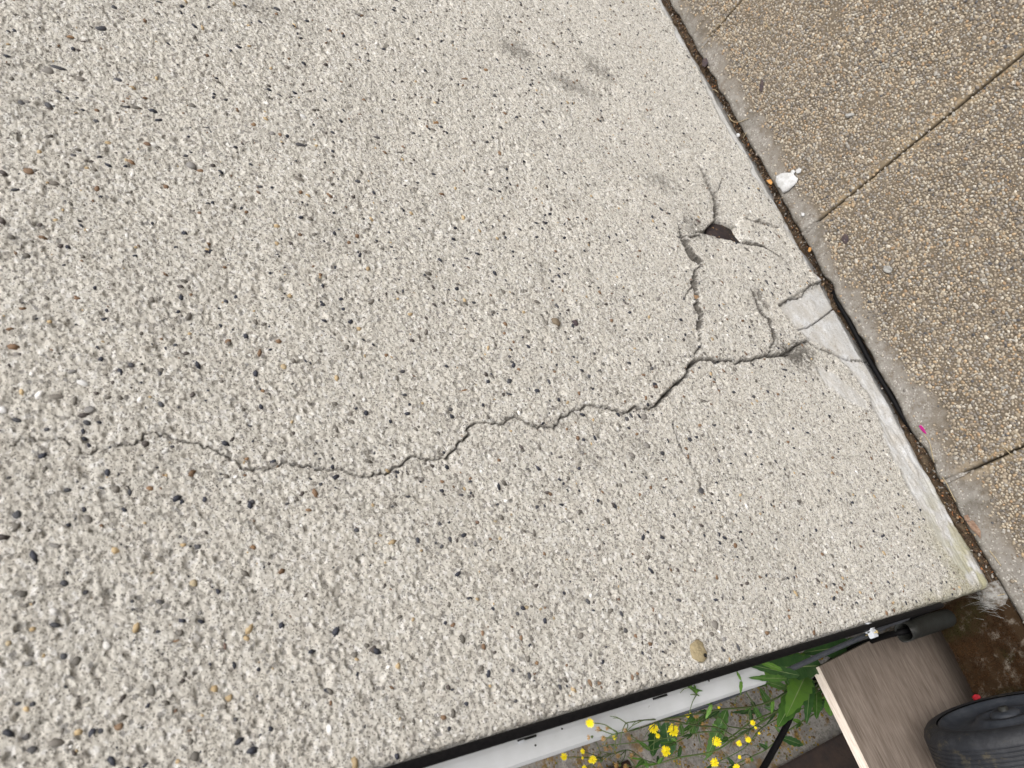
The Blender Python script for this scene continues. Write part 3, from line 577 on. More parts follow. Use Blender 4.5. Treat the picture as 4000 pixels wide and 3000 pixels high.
for ri, (ya, yb) in enumerate([(YF - .597, YF), (YF - 1.197, YF - .6), (YF - 1.797, YF - 1.2), (YF - 2.397, YF - 1.8)]):
    for ci in range(-2, 6):
        x0 = .198 + .5995 * (ci - 1) + JW / 2; x1 = x0 + .5995 - JW
        fine = ri == 0 and -1 <= ci <= 3
        lift = [0, .001, -.0015, .0005, 0, -.001, .001, 0][ci + 2]
        Vs, Fs, cs = slab_surface(x0, x1, ya, yb, lift, fine)
        sl = link('paving_slab', fastmesh('paving_slab', Vs, Fs, [M_SLAB], True, cs), paving)
        if ri > 0 and not (ri == 1 and -1 <= ci <= 3): continue
        # exposed aggregate
        sp = .0056; gx = np.arange(x0 + .003, x1 - .003, sp); gy = np.arange(ya + .003, yb, sp * .88)
        GX, GY = np.meshgrid(gx, gy); GX = GX + (np.arange(len(gy)) % 2)[:, None] * sp / 2
        GX = (GX + rng.uniform(-.36, .36, GX.shape) * sp).ravel(); GY = (GY + rng.uniform(-.36, .36, GY.shape) * sp).ravel()
        cand = []
        for X_, Y_ in zip(GX, GY):
            if X_ > x1 - .002 or not in_view((X_, Y_, 0), 2.1): continue
            cand.append((X_, Y_))
        if not cand: continue
        cand = np.array(cand); X_, Y_ = cand.T
        n1 = gnoise(X_ + 9, Y_ + 9, .05, 300); n2 = gnoise(X_ + 9, Y_ + 9, .012, 301)
        mw = .040 + .022 * np.clip((.5 - X_) / .5, 0, 1.2)
        front = (yb - Y_) if ri == 0 else np.full(len(X_), 9.)
        side = np.minimum(X_ - x0, x1 - X_); 
        bury = sm(.034, -.024, front - mw + n1 * .045 + n2 * .022) * .0042 + sm(.012, .001, side) * .0016 + sm(.62, .9, gnoise(X_ + 1, Y_ + 7, .03, 320) + .5) * .0012
        keep = rng.random(len(X_)) > np.minimum(.955, sm(.0004, .0040, bury))
        items = []
        for X1, Y1, bu, kp in zip(X_, Y_, bury, keep):
            if not kp: continue
            r = rnd.uniform(.0021, .0037) * (1.35 if rnd.random() < .10 else 1); a_ = r * rnd.uniform(1, 1.5)
            items.append((X1, Y1, a_, r, rnd.uniform(0, 3.14), lift + rnd.uniform(-.0016, -.0002) + .0008 - min(bu, .0022) * .5, rnd.choices(range(len(AGG)), AGW)[0], rnd.uniform(.0019, .0031)))
        dist = [i[2] * i[3] / ((i[0] - CAMP[0]) ** 2 + (i[1] - CAMP[1]) ** 2 + CAMP[2] ** 2) * (1 if in_view((i[0], i[1], 0)) else 0) for i in items]
        order = np.argsort(dist)[::-1]; big = set(order[:300].tolist()); st = []
        for n_, it in enumerate(items):
            X1, Y1, a_, r, th, z_, ki, hh = it; c, s = math.cos(th), math.sin(th)
            if n_ in big:
                link('pebble', pebmesh('agg%d' % ki, AGGM[ki]), sl, (X1, Y1, z_), (0, 0, th), (a_, r, hh))
            else:
                st.append(((X1, Y1, z_), np.array([[c * a_, -s * r, 0], [s * a_, c * r, 0], [0, 0, hh]]), np.array(AGG[ki]) * rnd.uniform(.82, 1.15)))
        n_agg += len(items)
        if st: tag(scatter_mesh('exposed_aggregate', st, M_AGGS, sl, LOW, lf), kind='stuff')
print('aggregate', n_agg)
for jx in (.198, .7975, 1.397, -.4015):       # cement smeared over the ends of the joints
    n_ = 26; ysj = np.linspace(YF - .058, YF - .002, n_); V = []
    for i_, yj in enumerate(ysj):
        zt = -.001 - .010 * sm(YF - .035, YF - .058, yj) + rnd.uniform(-.0008, .0008)
        for dxj in (-.0035, 0, .0035): V.append((jx + dxj, yj, zt - (.0012 if dxj == 0 else .0004)))
    F = [(i_ * 3 + q_, i_ * 3 + q_ + 1, i_ * 3 + q_ + 4, i_ * 3 + q_ + 3) for i_ in range(n_ - 1) for q_ in range(2)]
    link('joint_filling', fastmesh('joint_filling', V, F, [M_SLAB], True, np.tile([1, 0, .15], (len(V), 1))), paving)

# soil in the gap between the wall and the paving
xs = np.arange(-.12, 2.6, .003); ys = np.linspace(-.045, .02, 18); X, Y = np.meshgrid(xs, ys)
blk = sm(.30, .36, X) * sm(.62, .56, X)
zz = -.016 + gnoise(X + 3, Y + 3, .02, 400) * .010 + gnoise(X + 3, Y + 3, .006, 401) * .008 - blk * .012 - sm(.0, .4, gnoise(X + 3, Y * 0 + 3, .12, 402)) * .012
a = (np.arange(len(ys) - 1)[:, None] * len(xs) + np.arange(len(xs) - 1)[None]).ravel()
tag(link('soil', fastmesh('soil', np.stack([X, Y, zz], -1).reshape(-1, 3), np.stack([a, a + 1, a + len(xs) + 1, a + len(xs)], 1), [M_SOIL])), 'dark soil and grit filling the gap at the foot of the wall', kind='stuff')
its = []
for _ in range(5200):
    x_ = rnd.uniform(-.05, 2.4); y_ = rnd.uniform(-.021, .002)
    if .34 < x_ < .60 and rnd.random() < .85: continue
    r = rnd.uniform(.0007, .0024); z_ = -.013 + rnd.uniform(-.004, .005)
    A = np.array(Matrix.Rotation(rnd.uniform(0, 6), 3, 'Z') @ Matrix.Rotation(rnd.uniform(-1, 1), 3, 'X')) @ np.diag([r * rnd.uniform(1, 2.2), r, r * .5])
    c = rnd.choices([(.07, .045, .03), (.16, .10, .06), (.28, .20, .12), (.30, .28, .25), (.03, .025, .02), (.35, .15, .06)], (40, 25, 10, 10, 25, 4))[0]
    its.append(((x_, y_, z_), A, c))
tag(scatter_mesh('grit', its, M_VC, None, LOW, lf), 'brown grit and plant crumbs lying in the gap at the foot of the wall', kind='stuff')

# ------------------------------------------------------------------ tubes
def tube(name, pts, r, mat, parent=None, seg=12, closed_ends=True, smooth_n=6, radii=None):
    P = [np.array(p, float) for p in pts]
    if smooth_n > 1 and len(P) > 2:      # Catmull-Rom
        Q = []; R_ = []
        E_ = [2 * P[0] - P[1]] + P + [2 * P[-1] - P[-2]]
        for i in range(1, len(E_) - 2):
            for s in range(smooth_n):
                t = s / smooth_n; p0, p1, p2, p3 = E_[i - 1:i + 3]
                Q.append(.5 * (2 * p1 + (p2 - p0) * t + (2 * p0 - 5 * p1 + 4 * p2 - p3) * t * t + (-p0 + 3 * p1 - 3 * p2 + p3) * t ** 3))
                if radii: R_.append(radii[i - 1] * (1 - t) + radii[i] * t)
        Q.append(P[-1]); 
        if radii: R_.append(radii[-1])
    else: Q = P; R_ = list(radii) if radii else []
    Q = np.array(Q); n = len(Q)
    T = np.gradient(Q, axis=0); T /= np.linalg.norm(T, axis=1)[:, None] + 1e-12
    up = np.array([.13, .9, .37]); V = []
    N = np.cross(T[0], up); N /= np.linalg.norm(N)
    for i in range(n):
        N = N - T[i] * (N @ T[i]); N /= np.linalg.norm(N); B = np.cross(T[i], N); rr = R_[i] if radii else r
        for s in range(seg): an = 2 * math.pi * s / seg; V.append(Q[i] + rr * (math.cos(an) * N + math.sin(an) * B))
    F = [(i * seg + s, i * seg + (s + 1) % seg, (i + 1) * seg + (s + 1) % seg, (i + 1) * seg + s) for i in range(n - 1) for s in range(seg)]
    if closed_ends:
        V += [Q[0], Q[-1]]; a0 = len(V) - 2
        F += [(a0, (s + 1) % seg, s, s) for s in range(seg)] + [(a0 + 1, (n - 1) * seg + s, (n - 1) * seg + (s + 1) % seg, (n - 1) * seg + (s + 1) % seg) for s in range(seg)]
    V = np.array(V)
    me = bpy.data.meshes.new(name); me.from_pydata([tuple(v) for v in V], [], [tuple(dict.fromkeys(f)) for f in F])
    me.polygons.foreach_set('use_smooth', [True] * len(me.polygons)); me.materials.append(mat)
    return link(name, me, parent)
# black cable up the corner of the wall
cab = tube('black_cable', [(-.0018, -.001, 2.6), (-.0015, -.001, 1.9), (-.0012, -.001, 1.2), (-.0015, -.001, .7), (-.0015, -.001, .35), (-.0018, .0, .22), (-.0015, .010, .175), (-.002, .045, .15), (-.004, .10, .13)], .0048, M_CABLE, seg=16)
tag(cab, 'thick black cable clipped along the vertical corner of the wall', 'cable')
cu = bpy.data.curves.new('print', 'FONT'); cu.body = '000286m'; cu.size = .0042; cu.align_x = 'LEFT'; cu.extrude = .00005
to = bpy.data.objects.new('print_tmp', cu); COL.objects.link(to)
dg = bpy.context.evaluated_depsgraph_get(); tm = bpy.data.meshes.new_from_object(to.evaluated_get(dg)); bpy.data.objects.remove(to)
tm.materials.clear(); tm.materials.append(M_INK)
p0 = un(1562, 2996, 1, -.0035)
txt = link('length_marking', tm, cab)
fx = Vector((0, 0, -1)); fz = Vector((-.35, -1, .0)).normalized(); fy = fz.cross(fx)
txt.matrix_world = Matrix(((fx.x, fy.x, fz.x, -.0025), (fx.y, fy.y, fz.y, -.0034), (fx.z, fy.z, fz.z, p0[2]), (0, 0, 0, 1)))
# clip
pc = un(3400, 2462, 1, .0); zc = pc[2]
cl = empty('cable_clip', (-.002, .002, zc)); tag(cl, 'small grey plastic clip nailed over the black cable near the foot of the wall', 'clip')
def arcband(name, r0, r1, a0, a1, w, mat, parent, n=14):
    V = []; F = []
    for i in range(n + 1):
        an = a0 + (a1 - a0) * i / n
        for r in (r0, r1):
            for z in (-w / 2, w / 2): V.append((r * math.cos(an), r * math.sin(an), z))
    for i in range(n):
        b = i * 4; c = b + 4
        F += [(b, c, c + 1, b + 1), (b + 2, b + 3, c + 3, c + 2), (b, b + 2, c + 2, c), (b + 1, c + 1, c + 3, b + 3)]
    F += [(0, 1, 3, 2), (n * 4, n * 4 + 2, n * 4 + 3, n * 4 + 1)]
    return link(name, fastmesh(name, V, F, [mat], False), parent)
arcband('band', .0050, .0074, math.radians(140), math.radians(335), .012, M_CLIP, cl)
o = box('lug', (-.0155, -.0070, -.006), (-.0045, .0015, .006), [M_CLIP], cl, .0008)
tube('nail', [(-.009, -.011, .001), (-.009, .008, .001)], .0011, M_BRASS, cl, 8)
tube('nail_head', [(-.009, -.0118, .001), (-.009, -.0108, .001)], .0024, M_BRASS, cl, 10)
# grey cable leaving the corner
g = [un(3545, 2412, 1, .015), un(3480, 2437, 1, .02), un(3395, 2476, 1, .02), un(3250, 2540, 1, .03), un(3100, 2608, 1, .045), un(2990, 2655, 1, .06), un(2840, 2722, 1, .08), un(2700, 2772, 1, .11), un(2560, 2810, 1, .16)]
tag(tube('grey_cable', [(.004, .05, g[0][2] - .06)] + g, .0037, M_CABLE2, seg=12), 'thin slate grey cable swinging away from the corner past the leaves', 'cable')
# conduit
pm = un(3530, 2470, 1, .10)
cd_ = empty('conduit', (pm[0], pm[1], 0)); tag(cd_, 'open grey plastic pipe standing up out of the moss with a cable in it', 'pipe')
def ring_tube(name, z0, z1, ro, ri, tilt, mat, parent, seg=28, nz=6):
    V = []; F = []
    prof = [(ro, z0)] + [(ro * (1 + .01 * math.sin(i)), z0 + (z1 - z0) * i / nz) for i in range(1, nz + 1)] + [(ri, z1)] + [(ri, z1 - (z1 - z0) * i / nz) for i in range(1, nz + 1)]
    for r, z in prof:
        for s in range(seg):
            an = 2 * math.pi * s / seg; V.append((r * math.cos(an) + tilt[0] * z, r * math.sin(an) + tilt[1] * z + .0 * s, z + (.003 * math.sin(3 * an) if z == z1 else 0)))
    for i in range(len(prof) - 1):
        for s in range(seg): F.append((i * seg + s, i * seg + (s + 1) % seg, (i + 1) * seg + (s + 1) % seg, (i + 1) * seg + s))
    return link(name, fastmesh(name, V, F, [mat], True), parent)
ring_tube('pipe_wall', -.02, pm[2], .0165, .0146, (.0, .0), M_PIPE, cd_)
# black cable coming out of the conduit and passing behind the board
g = [(pm[0], pm[1], -.01), (pm[0], pm[1], .09), un(3524, 2468, 1, .108), un(3463, 2482, 1, .14), un(3400, 2504, 1, .19), un(3330, 2532, 1, .228), un(3240, 2590, 1, .24), un(3165, 2685, 1, .24), un(3105, 2765, 1, .25), un(3060, 2860, 1, .26), un(3005, 2960, 1, .27), un(2950, 3060, 1, .27), un(2900, 3200, 1, .27)]
tag(tube('black_cable', g, .0055, M_CABLE, seg=12), 'black cable coming out of the grey pipe and looping behind the wood board', 'cable')
# cable buried in the gap
xs = np.linspace(.30, .66, 9)
tag(tube('black_cable', [(x_, -.0085 + .0015 * math.sin(x_ * 30), -.010 + (.0 if .34 < x_ < .62 else -.012)) for x_ in xs], .0052, M_CABLE, seg=12), 'short stretch of black cable lying in the gap at the foot of the wall', 'cable')

# ------------------------------------------------------------------ white plastic frame fixed behind the corner
fr = empty('plastic_frame', (0, .028, .6)); tag(fr, 'white plastic frame post with black drainage slots beside the corner of the wall', 'frame')
def prism(name, prof, z0, z1, mat, parent, smooth=False):
    n = len(prof); V = [(x_, y_, z) for z in (z0, z1) for x_, y_ in prof]
    F = [(i, (i + 1) % n, n + (i + 1) % n, n + i) for i in range(n)]
    me = bpy.data.meshes.new(name); me.from_pydata(V, [], F + [tuple(range(n))[::-1], tuple(range(n, 2 * n))])
    me.materials.append(mat)
    if smooth:
        for p in me.polygons: p.use_smooth = len(p.vertices) == 4
    return link(name, me, parent)
prof = [(-.0012, .0), (-.010, -.0015), (-.020, -.001), (-.0265, .0005), (-.0295, .004), (-.030, .009), (-.030, .05), (-.0012, .05)]
prism('profile', prof, .045, 1.6, M_PVC, fr, False)
for px, py in [(2063, 2873), (2584, 2717)]:
    p = un(px, py, 1, .024)
    b_ = box('drainage_slot', (-.0085, -.0035, p[2] - .6 - .010), (-.0062, -.0007, p[2] - .6 + .012), [M_BLACK], fr)
p = un(2062, 2886, 1, .024); box('slot_cap', (-.0098, -.0042, p[2] - .6 + .004), (-.0075, -.0009, p[2] - .6 + .011), [M_CLIP], fr, .0005)
for px, py in [(2094, 2912), (2772, 2660), (2198, 2848)]:
    p = un(px, py, 1, .026)
    me = fastmesh('screw_cap', DOMES[2] * .0018, df, [M_PIPE]); link('screw_cap', me, fr, (p[0], -.0005 if p[0] > -.026 else .002, p[2] - .6))

# ------------------------------------------------------------------ mossy kerb behind the corner
xs = np.arange(-1.6, .012, .004); ys = np.arange(-.014, .126, .004); X, Y = np.meshgrid(xs, ys)
X2 = X; n1 = gnoise(X + 5, Y + 5, .04, 500); n2 = gnoise(X + 5, Y + 5, .012, 501); n3 = gnoise(X + 5, Y + 5, .005, 502)
zz = -.004 + n1 * .008 + n2 * .005 + n3 * .003 - sm(.118, .128, Y + n1 * .006) * .012
zz += -.006 * sm(.004, -.012, Y)
YR = Y + sm(.09, .122, Y) * (gnoise(X + 5, Y * 0 + 5, .02, 503) * .012 + gnoise(X + 5, Y * 0 + 5, .007, 504) * .006)
Vk = np.stack([X2, YR, zz], -1); ny_, nx_ = X.shape
a = (np.arange(ny_ - 1)[:, None] * nx_ + np.arange(nx_ - 1)[None]).ravel(); Fk = np.stack([a, a + 1, a + nx_ + 1, a + nx_], 1)
Vk = Vk.reshape(-1, 3)
def skirt(Vs, Fs, nx_, ny_, z):
    ring = np.concatenate([np.arange(nx_), np.arange(1, ny_) * nx_ + nx_ - 1, (ny_ - 1) * nx_ + np.arange(nx_ - 2, -1, -1), np.arange(ny_ - 2, 0, -1) * nx_])
    low = Vs[ring].copy(); low[:, 2] = z; b0 = len(Vs); m = len(ring); i = np.arange(m); j = (i + 1) % m
    return np.concatenate([Vs, low]), np.concatenate([Fs, np.stack([ring[i], b0 + i, b0 + j, ring[j]], 1)])
Vk2, Fk2 = skirt(Vk, Fk, nx_, ny_, -.139)
kerb = link('kerb', fastmesh('kerb', Vk2, Fk2, [M_KERB])); tag(kerb, 'kerb stone overgrown with rusty brown moss', kind='structure')
blade = np.array([(-.12, 0, 0), (.12, 0, 0), (.0, .1, 1.0)]); its = []
KZ = zz
def kz(x_, y_):
    i = int(np.clip((x_ + 1.6) / .004, 0, nx_ - 1)); j = int(np.clip((y_ + .014) / .004, 0, ny_ - 1)); return KZ[j, i]
N_ = 85000
mx = np.where(rng.random(N_) < .8, -np.abs(rng.normal(0, .16, N_)) - .002, rng.uniform(-.7, -.01, N_)); my = rng.uniform(.003, .122, N_)
dn = gnoise(mx + 5, my + 5, .025, 510) + gnoise(mx + 5, my + 5, .009, 511) * .5; hu = gnoise(mx + 2, my + 2, .03, 512) + rng.uniform(-.2, .2, N_)
for x_, y_, d_, hue in zip(mx, my, dn, hu):
    if x_ < -.75 or d_ < -.40 + rnd.uniform(-.08, .08): continue
    l = rnd.uniform(.0018, .0042); wd = l * rnd.uniform(.6, 1.4)
    a1_, b1_ = rnd.uniform(0, 6.3), rnd.uniform(-1.1, 1.1); c1, s1, c2, s2 = math.cos(a1_), math.sin(a1_), math.cos(b1_), math.sin(b1_)
    A = np.array([[c1 * wd, -s1 * c2 * wd, s1 * s2 * l], [s1 * wd, c1 * c2 * wd, -c1 * s2 * l], [0, s2 * wd, c2 * l]])
    c = (.058, .030, .013) if hue > .30 else (.034, .028, .010) if hue < -.15 else (.042, .022, .010)
    its.append(((x_, y_, kz(x_, y_) - .0005), A, np.array(c) * rnd.uniform(.6, 1.4)))
tag(scatter_mesh('moss', its, M_MOSS, None, [blade], np.array([[0, 1, 2]]), False), 'rusty brown and olive moss carpeting the kerb beside the wheel', 'moss', kind='stuff')
# pale cement smear and cobweb at the foot of the corner
xs = np.arange(-.045, .012, .0022); ys = np.arange(-.020, .045, .0022); X, Y = np.meshgrid(xs, ys)
prf = np.clip(1 - ((X + .008) / .034) ** 2 - ((Y - .010) / .026) ** 2, -1, 1) + gnoise(X + 2, Y + 2, .01, 520) * .5
zz = -.012 + .022 * sm(-.1, 1.0, prf) + gnoise(X * 3 + 2, Y + 2, .004, 521) * .004
a = (np.arange(len(ys) - 1)[:, None] * len(xs) + np.arange(len(xs) - 1)[None]).ravel()
k = NT('pale_cement'); M_PCEM = k.fin(k.mix(k.ramp(k.noise(90, 5, .7), [(.4, 0.), (.62, 1.)]), (.27, .265, .25), (.08, .06, .04)), .95, k.noise(400, 4), .0015, 1, .1)
tag(link('cement_smear', fastmesh('cement_smear', np.stack([X, Y, zz], -1).reshape(-1, 3), np.stack([a, a + 1, a + len(xs) + 1, a + len(xs)], 1), [M_PCEM])), 'lump of pale grey cement smeared at the foot of the wall corner', 'cement')
its = []
for _ in range(70):
    x_, y_ = rnd.gauss(-.022, .012), rnd.gauss(.008, .010)
    A = np.array(Matrix.Rotation(rnd.gauss(2.6, .35), 3, 'Z') @ Matrix.Rotation(1.45, 3, 'X')) @ np.diag([.0006 * 4, .004, rnd.uniform(.012, .035)])
    its.append(((x_, y_, .010 + rnd.uniform(-.004, .003)), A, np.array((.34, .34, .32)) * rnd.uniform(.4, 1)))
tag(scatter_mesh('cobweb', its, M_MOSS, None, [blade], np.array([[0, 1, 2]]), False), 'wispy dusty cobweb strands over the cement at the wall corner', 'cobweb', kind='stuff')

# ------------------------------------------------------------------ lower ground patch with lichen, timber
xs = np.arange(-1.2, .6, .008); ys = np.arange(.248, 2.6, .008); X, Y = np.meshgrid(xs, ys)
zz = -.100 + gnoise(X + 5, Y + 5, .08, 530) * .012 + gnoise(X + 5, Y + 5, .02, 531) * .006 + gnoise(X + 5, Y + 5, .009, 532) * .003
Vk, Fk = np.stack([X, Y, zz], -1).reshape(-1, 3), None; ny_, nx_ = X.shape
a = (np.arange(ny_ - 1)[:, None] * nx_ + np.arange(nx_ - 1)[None]).ravel(); Fk = np.stack([a, a + 1, a + nx_ + 1, a + nx_], 1)
V2, F2 = skirt(Vk, Fk, nx_, ny_, -.139)
tag(link('path', fastmesh('path', V2, F2, [M_CONC])), 'weathered concrete path with orange lichen behind the wall', kind='structure')
its = []
lx = rng.uniform(-.34, .06, 9000); ly = rng.uniform(.35, 2.1, 9000); ldn = gnoise(lx + 5, ly + 5, .07, 540) + gnoise(lx + 5, ly + 5, .02, 541) * .6
for x_, y_, dn in zip(lx, ly, ldn):
    if dn < .08: continue
    r = rnd.uniform(.0015, .005); th = rnd.uniform(0, 6)
    A = np.array(Matrix.Rotation(th, 3, 'Z')) @ np.diag([r, r * .8, r * .7]); j = int((y_ - .248) / .008); i = int((x_ + 1.2) / .008)
    c = np.array(rnd.choice([(.24, .15, .02), (.15, .085, .02), (.10, .065, .025), (.30, .20, .03), (.12, .12, .03)])) * rnd.uniform(.7, 1.2)
    its.append(((x_, y_, zz[min(j, ny_ - 1), i]), A, c))
tag(scatter_mesh('lichen', its, M_VC, None, LOW, lf), 'orange and brown lichen clumps dotted over the path behind the plant', 'lichen', kind='stuff')
def slanted_beam(name, pa, pb, wdt, hgt, mat):
    pa = Vector(pa); pb = Vector(pb); L = (pb - pa).length; e = empty(name, pa, (0, 0, math.atan2(pb.y - pa.y, pb.x - pa.x)))
    return e, L
a1 = un(3290, 2862, 2, -.075); a2 = un(3030, 3003, 2, -.075)
a1 = a1 + (a1 - a2) * 1.0; a2 = a2 + (a2 - a1) * .9
ang = math.atan2(a2[1] - a1[1], a2[0] - a1[0]); L = float(np.hypot(a2[0] - a1[0], a2[1] - a1[1]))
tb = box('timber_beam', (0, 0, -.03), (L, .14, .0), [M_TIMB], None, .004); tb.location = (a1[0], a1[1], -.072); tb.rotation_euler = (0, 0, ang)
# keep the beam on the -x side of its edge
tag(tb, 'dark stained timber beam lying on the path below the wood board', 'beam')
b1 = un(2420, 2955, 2, -.07)
tb2 = box('timber_block', (-.26, 0, -.035), (.0, .42, .03), [M_TIMB], None, .004); tb2.location = (b1[0] - .015, b1[1], -.072); tb2.rotation_euler = (0, 0, .12)
tag(tb2, 'dark brown timber block lying beyond the yellow flowers', 'block')

# ------------------------------------------------------------------ wood board standing behind the kerb
BY = .188
A_ = un(3200, 2603, 1, BY); B_ = un(3395, 3000, 1, BY); dx = B_ - A_; tilt = math.atan2(dx[2], dx[0])
L = .42; Hh = A_[2] + .30
bd = empty('wood_board', (A_[0], BY, A_[2]), (0, -(tilt + math.pi) * 1.0, 0)); tag(bd, 'grey brown wood grain board standing on end behind the mossy kerb', 'board')
def plate(name, lo, hi, mat, parent, bev=.0006): return box(name, lo, hi, [mat], parent, bev)
plate('face_panel', (-L, 0, -Hh), (0, .0150, 0), M_WOODF, bd)
plate('edge_strip', (-L, -.0004, .0002), (0, .0154, .0022), M_WOODE, bd, .0004)

# ------------------------------------------------------------------ wheel
def lathe_x(name, prof, seg, mat, parent, smooth=True):
    "profile (x, radius) turned about the x axis"
    V = []; F = []
    for x_, r in prof:
        for s in range(seg): an = 2 * math.pi * s / seg; V.append((x_, r * math.cos(an), r * math.sin(an)))
    for i in range(len(prof) - 1):
        for s in range(seg): F.append((i * seg + s, (i + 1) * seg + s, (i + 1) * seg + (s + 1) % seg, i * seg + (s + 1) % seg))
    return link(name, fastmesh(name, V, F, [mat], smooth), parent)
WR = .128
wx = -.176; wyc = .020
wheel = empty('wheel', (wx, wyc, WR + .004), (0, math.radians(-4), math.radians(-7))); tag(wheel, 'dirty black plastic wheel with grooved tread standing on the mossy kerb', 'wheel')
tw = .060
prof = [(.0, WR * .80), (.0015, WR * .86), (-.002, WR * .93), (-.008, WR * .975), (-.014, WR * .995)]
x_ = -.018
while x_ > -tw: prof += [(x_, WR), (x_ - .003, WR), (x_ - .0036, WR * .989), (x_ - .0052, WR * .989), (x_ - .0058, WR)]; x_ -= .0062
prof += [(-tw - .006, WR * .985), (-tw - .012, WR * .95), (-tw - .016, WR * .85), (-tw - .014, WR * .78)]
lathe_x('tyre', prof, 96, M_TYRE, wheel)
disc = lathe_x('rim', [(-.004, WR * .80), (-.001, WR * .78), (-.001, WR * .74), (-.006, WR * .72), (-.012, WR * .60), (-.013, WR * .42), (-.008, WR * .36), (-.004, WR * .34), (-.004, WR * .24), (-.012, WR * .22), (-.013, WR * .001)], 64, M_DISC, wheel)
for i in ():
    an = i * math.pi / 2 + .35
    r_ = box('rib', (-.012, -.004, WR * .36), (-.004, .004, WR * .74), [M_DISC], wheel, .001); r_.rotation_euler = (an, 0, 0)
lathe_x('hub', [(.0, .001), (.0, .018), (-.003, .022), (-.012, .023)], 32, M_DISC, wheel)
lathe_x('axle', [(.006, .0005), (.006, .007), (-.01, .007)], 20, M_PIPE, wheel)
lathe_x('back_disc', [(-tw - .010, WR * .80), (-tw - .010, .001)], 48, M_TYRE, wheel)

# ------------------------------------------------------------------ plant with yellow flowers
plant = empty('hawkweed_plant', tuple(un(3240, 2700, 1, .32) * [1, 1, 0] + [0, 0, -.10])); tag(plant, 'weed with toothed green leaves and small yellow flowers growing behind the wall corner', 'plant')
PO = np.array(plant.location)
def W(px, py, y): return un(px, py, 1, y)
K = lambda x_, y_: (2000 + x_ / 1.843, 2300 + y_ / 1.843)
def stemc(pts, r0, r1, depth):
    P = []
    for i, (a_, b_) in enumerate(pts):
        q = K(a_, b_); d = depth[0] + (depth[1] - depth[0]) * i / (len(pts) - 1); P.append(un(q[0], q[1], 1, d))
    rr = [r0 + (r1 - r0) * i / (len(pts) - 1) for i in range(len(pts))]
    o = tube('stem', [p - PO for p in P], 0, M_STEM, plant, 7, True, 5, rr); return P
root = [(2330, 640)]
allp = []
mains = [([(2400, 560), (2212, 700), (1900, 895), (1720, 1010), (1600, 1080), (1450, 1170), (1200, 1215), (1050, 1260), (900, 1295)], .0021, .0009, (.24, .34)),
         ([(2300, 640), (2060, 700), (1880, 800), (1720, 850), (1500, 868), (1300, 905), (1100, 935), (950, 945), (820, 965)], .0019, .0006, (.24, -.02)),
         ([(2300, 700), (2100, 780), (1900, 880), (1720, 960), (1560, 1075), (1500, 1035), (1420, 1028), (1300, 1045), (1180, 1105), (1000, 1165)], .0017, .0007, (.25, .28)),
         ([(1620, 1075), (1480, 1000), (1330, 985), (1150, 950), (1050, 960), (900, 1010), (760, 1040)], .0012, .0006, (.24, .0)),
         ([(1500, 868), (1340, 960), (1230, 1050), (1080, 1080), (900, 1105), (760, 1120)], .0012, .0006, (.2, .24)),
         ([(1720, 1010), (1560, 990), (1500, 930), (1400, 900), (1300, 880)], .0011, .0006, (.27, .22)),
         ([(2212, 880), (2080, 960), (1950, 1050), (1840, 1150), (1720, 1210), (1600, 1270), (1500, 1330)], .0014, .0008, (.3, .36)),
         ([(2250, 800), (2000, 900), (1800, 1000), (1700, 1120), (1600, 1190), (1450, 1260)], .0012, .0006, (.27, .33)),
         ([(1050, 1260), (950, 1230), (880, 1180), (820, 1160), (720, 1190), (640, 1215)], .0009, .0005, (.33, .3)),
         ([(1750, 850), (1660, 700), (1650, 660)], .0009, .0004, (.14, .01)), ([(1440, 830), (1400, 810), (1330, 760), (1280, 712)], .0008, .0004, (.06, .005))]
for m in mains: allp += stemc(*m)
# side twigs
for a_ in range(90):
    p = np.array(rnd.choice(allp)); d = np.array([rnd.uniform(-.6, .8), rnd.uniform(-.4, .5), rnd.uniform(.3, 1.2)]); d *= rnd.uniform(.012, .04) / np.linalg.norm(d)
    tube('stem', [p - PO, p - PO + d * .5 + np.array([.002, 0, 0]), p - PO + d], 0, M_STEM, plant, 5, True, 3, [.0006, .0005, .0003])
proj_p = lambda p: (lambda q: (2000 + FP * q[0] / -q[2], 1500 - FP * q[1] / -q[2]))(RM @ (np.array(p) - CAMP))
ALLPX = [(proj_p(p), p) for p in allp]
def petal_head(name, p, r, nrm, mat, n, layers, cone):
    V = []; F = []; nrm = Vector(nrm).normalized(); q = nrm.to_track_quat('Z', 'Y').to_matrix()
    for l in range(layers):
        rr = r * (1 - .28 * l); 
        for i in range(n - 3 * l):
            an = 2 * math.pi * (i + .5 * l) / (n - 3 * l) + rnd.uniform(-.12, .12); ln = rr * rnd.uniform(.85, 1.1); wd = rr * .12
            up = cone * rnd.uniform(.6, 1.3) + l * .2; c, s = math.cos(an), math.sin(an); b = len(V)
            for (u_, v_) in ((.05, 0), (.55, -wd / rr), (.55, wd / rr), (1., -wd / rr * .8), (1.04, wd / rr * .8)):
                V.append(q @ Vector(((u_ * c - v_ * s) * ln, (u_ * s + v_ * c) * ln, u_ * ln * up + .0004 * l - (.1 * ln if u_ > .9 else 0))))
            F += [(b, b + 1, b + 2, b + 2), (b + 1, b + 3, b + 4, b + 2)]
    me = bpy.data.meshes.new(name); me.from_pydata(V, [], [tuple(dict.fromkeys(f)) for f in F]); me.materials.append(mat)
    return link(name, me, plant, Vector(p - PO))
def bud(p, dirn, r, mat, name='flower_cup'):
    d = Vector(dirn).normalized(); q = d.to_track_quat('Z', 'Y')
    me = fastmesh(name, dv * np.array([r, r, r * 1.5]), df, [mat]); o = link(name, me, plant, Vector(p - PO)); o.rotation_mode = 'QUATERNION'; o.rotation_quaternion = q; return o
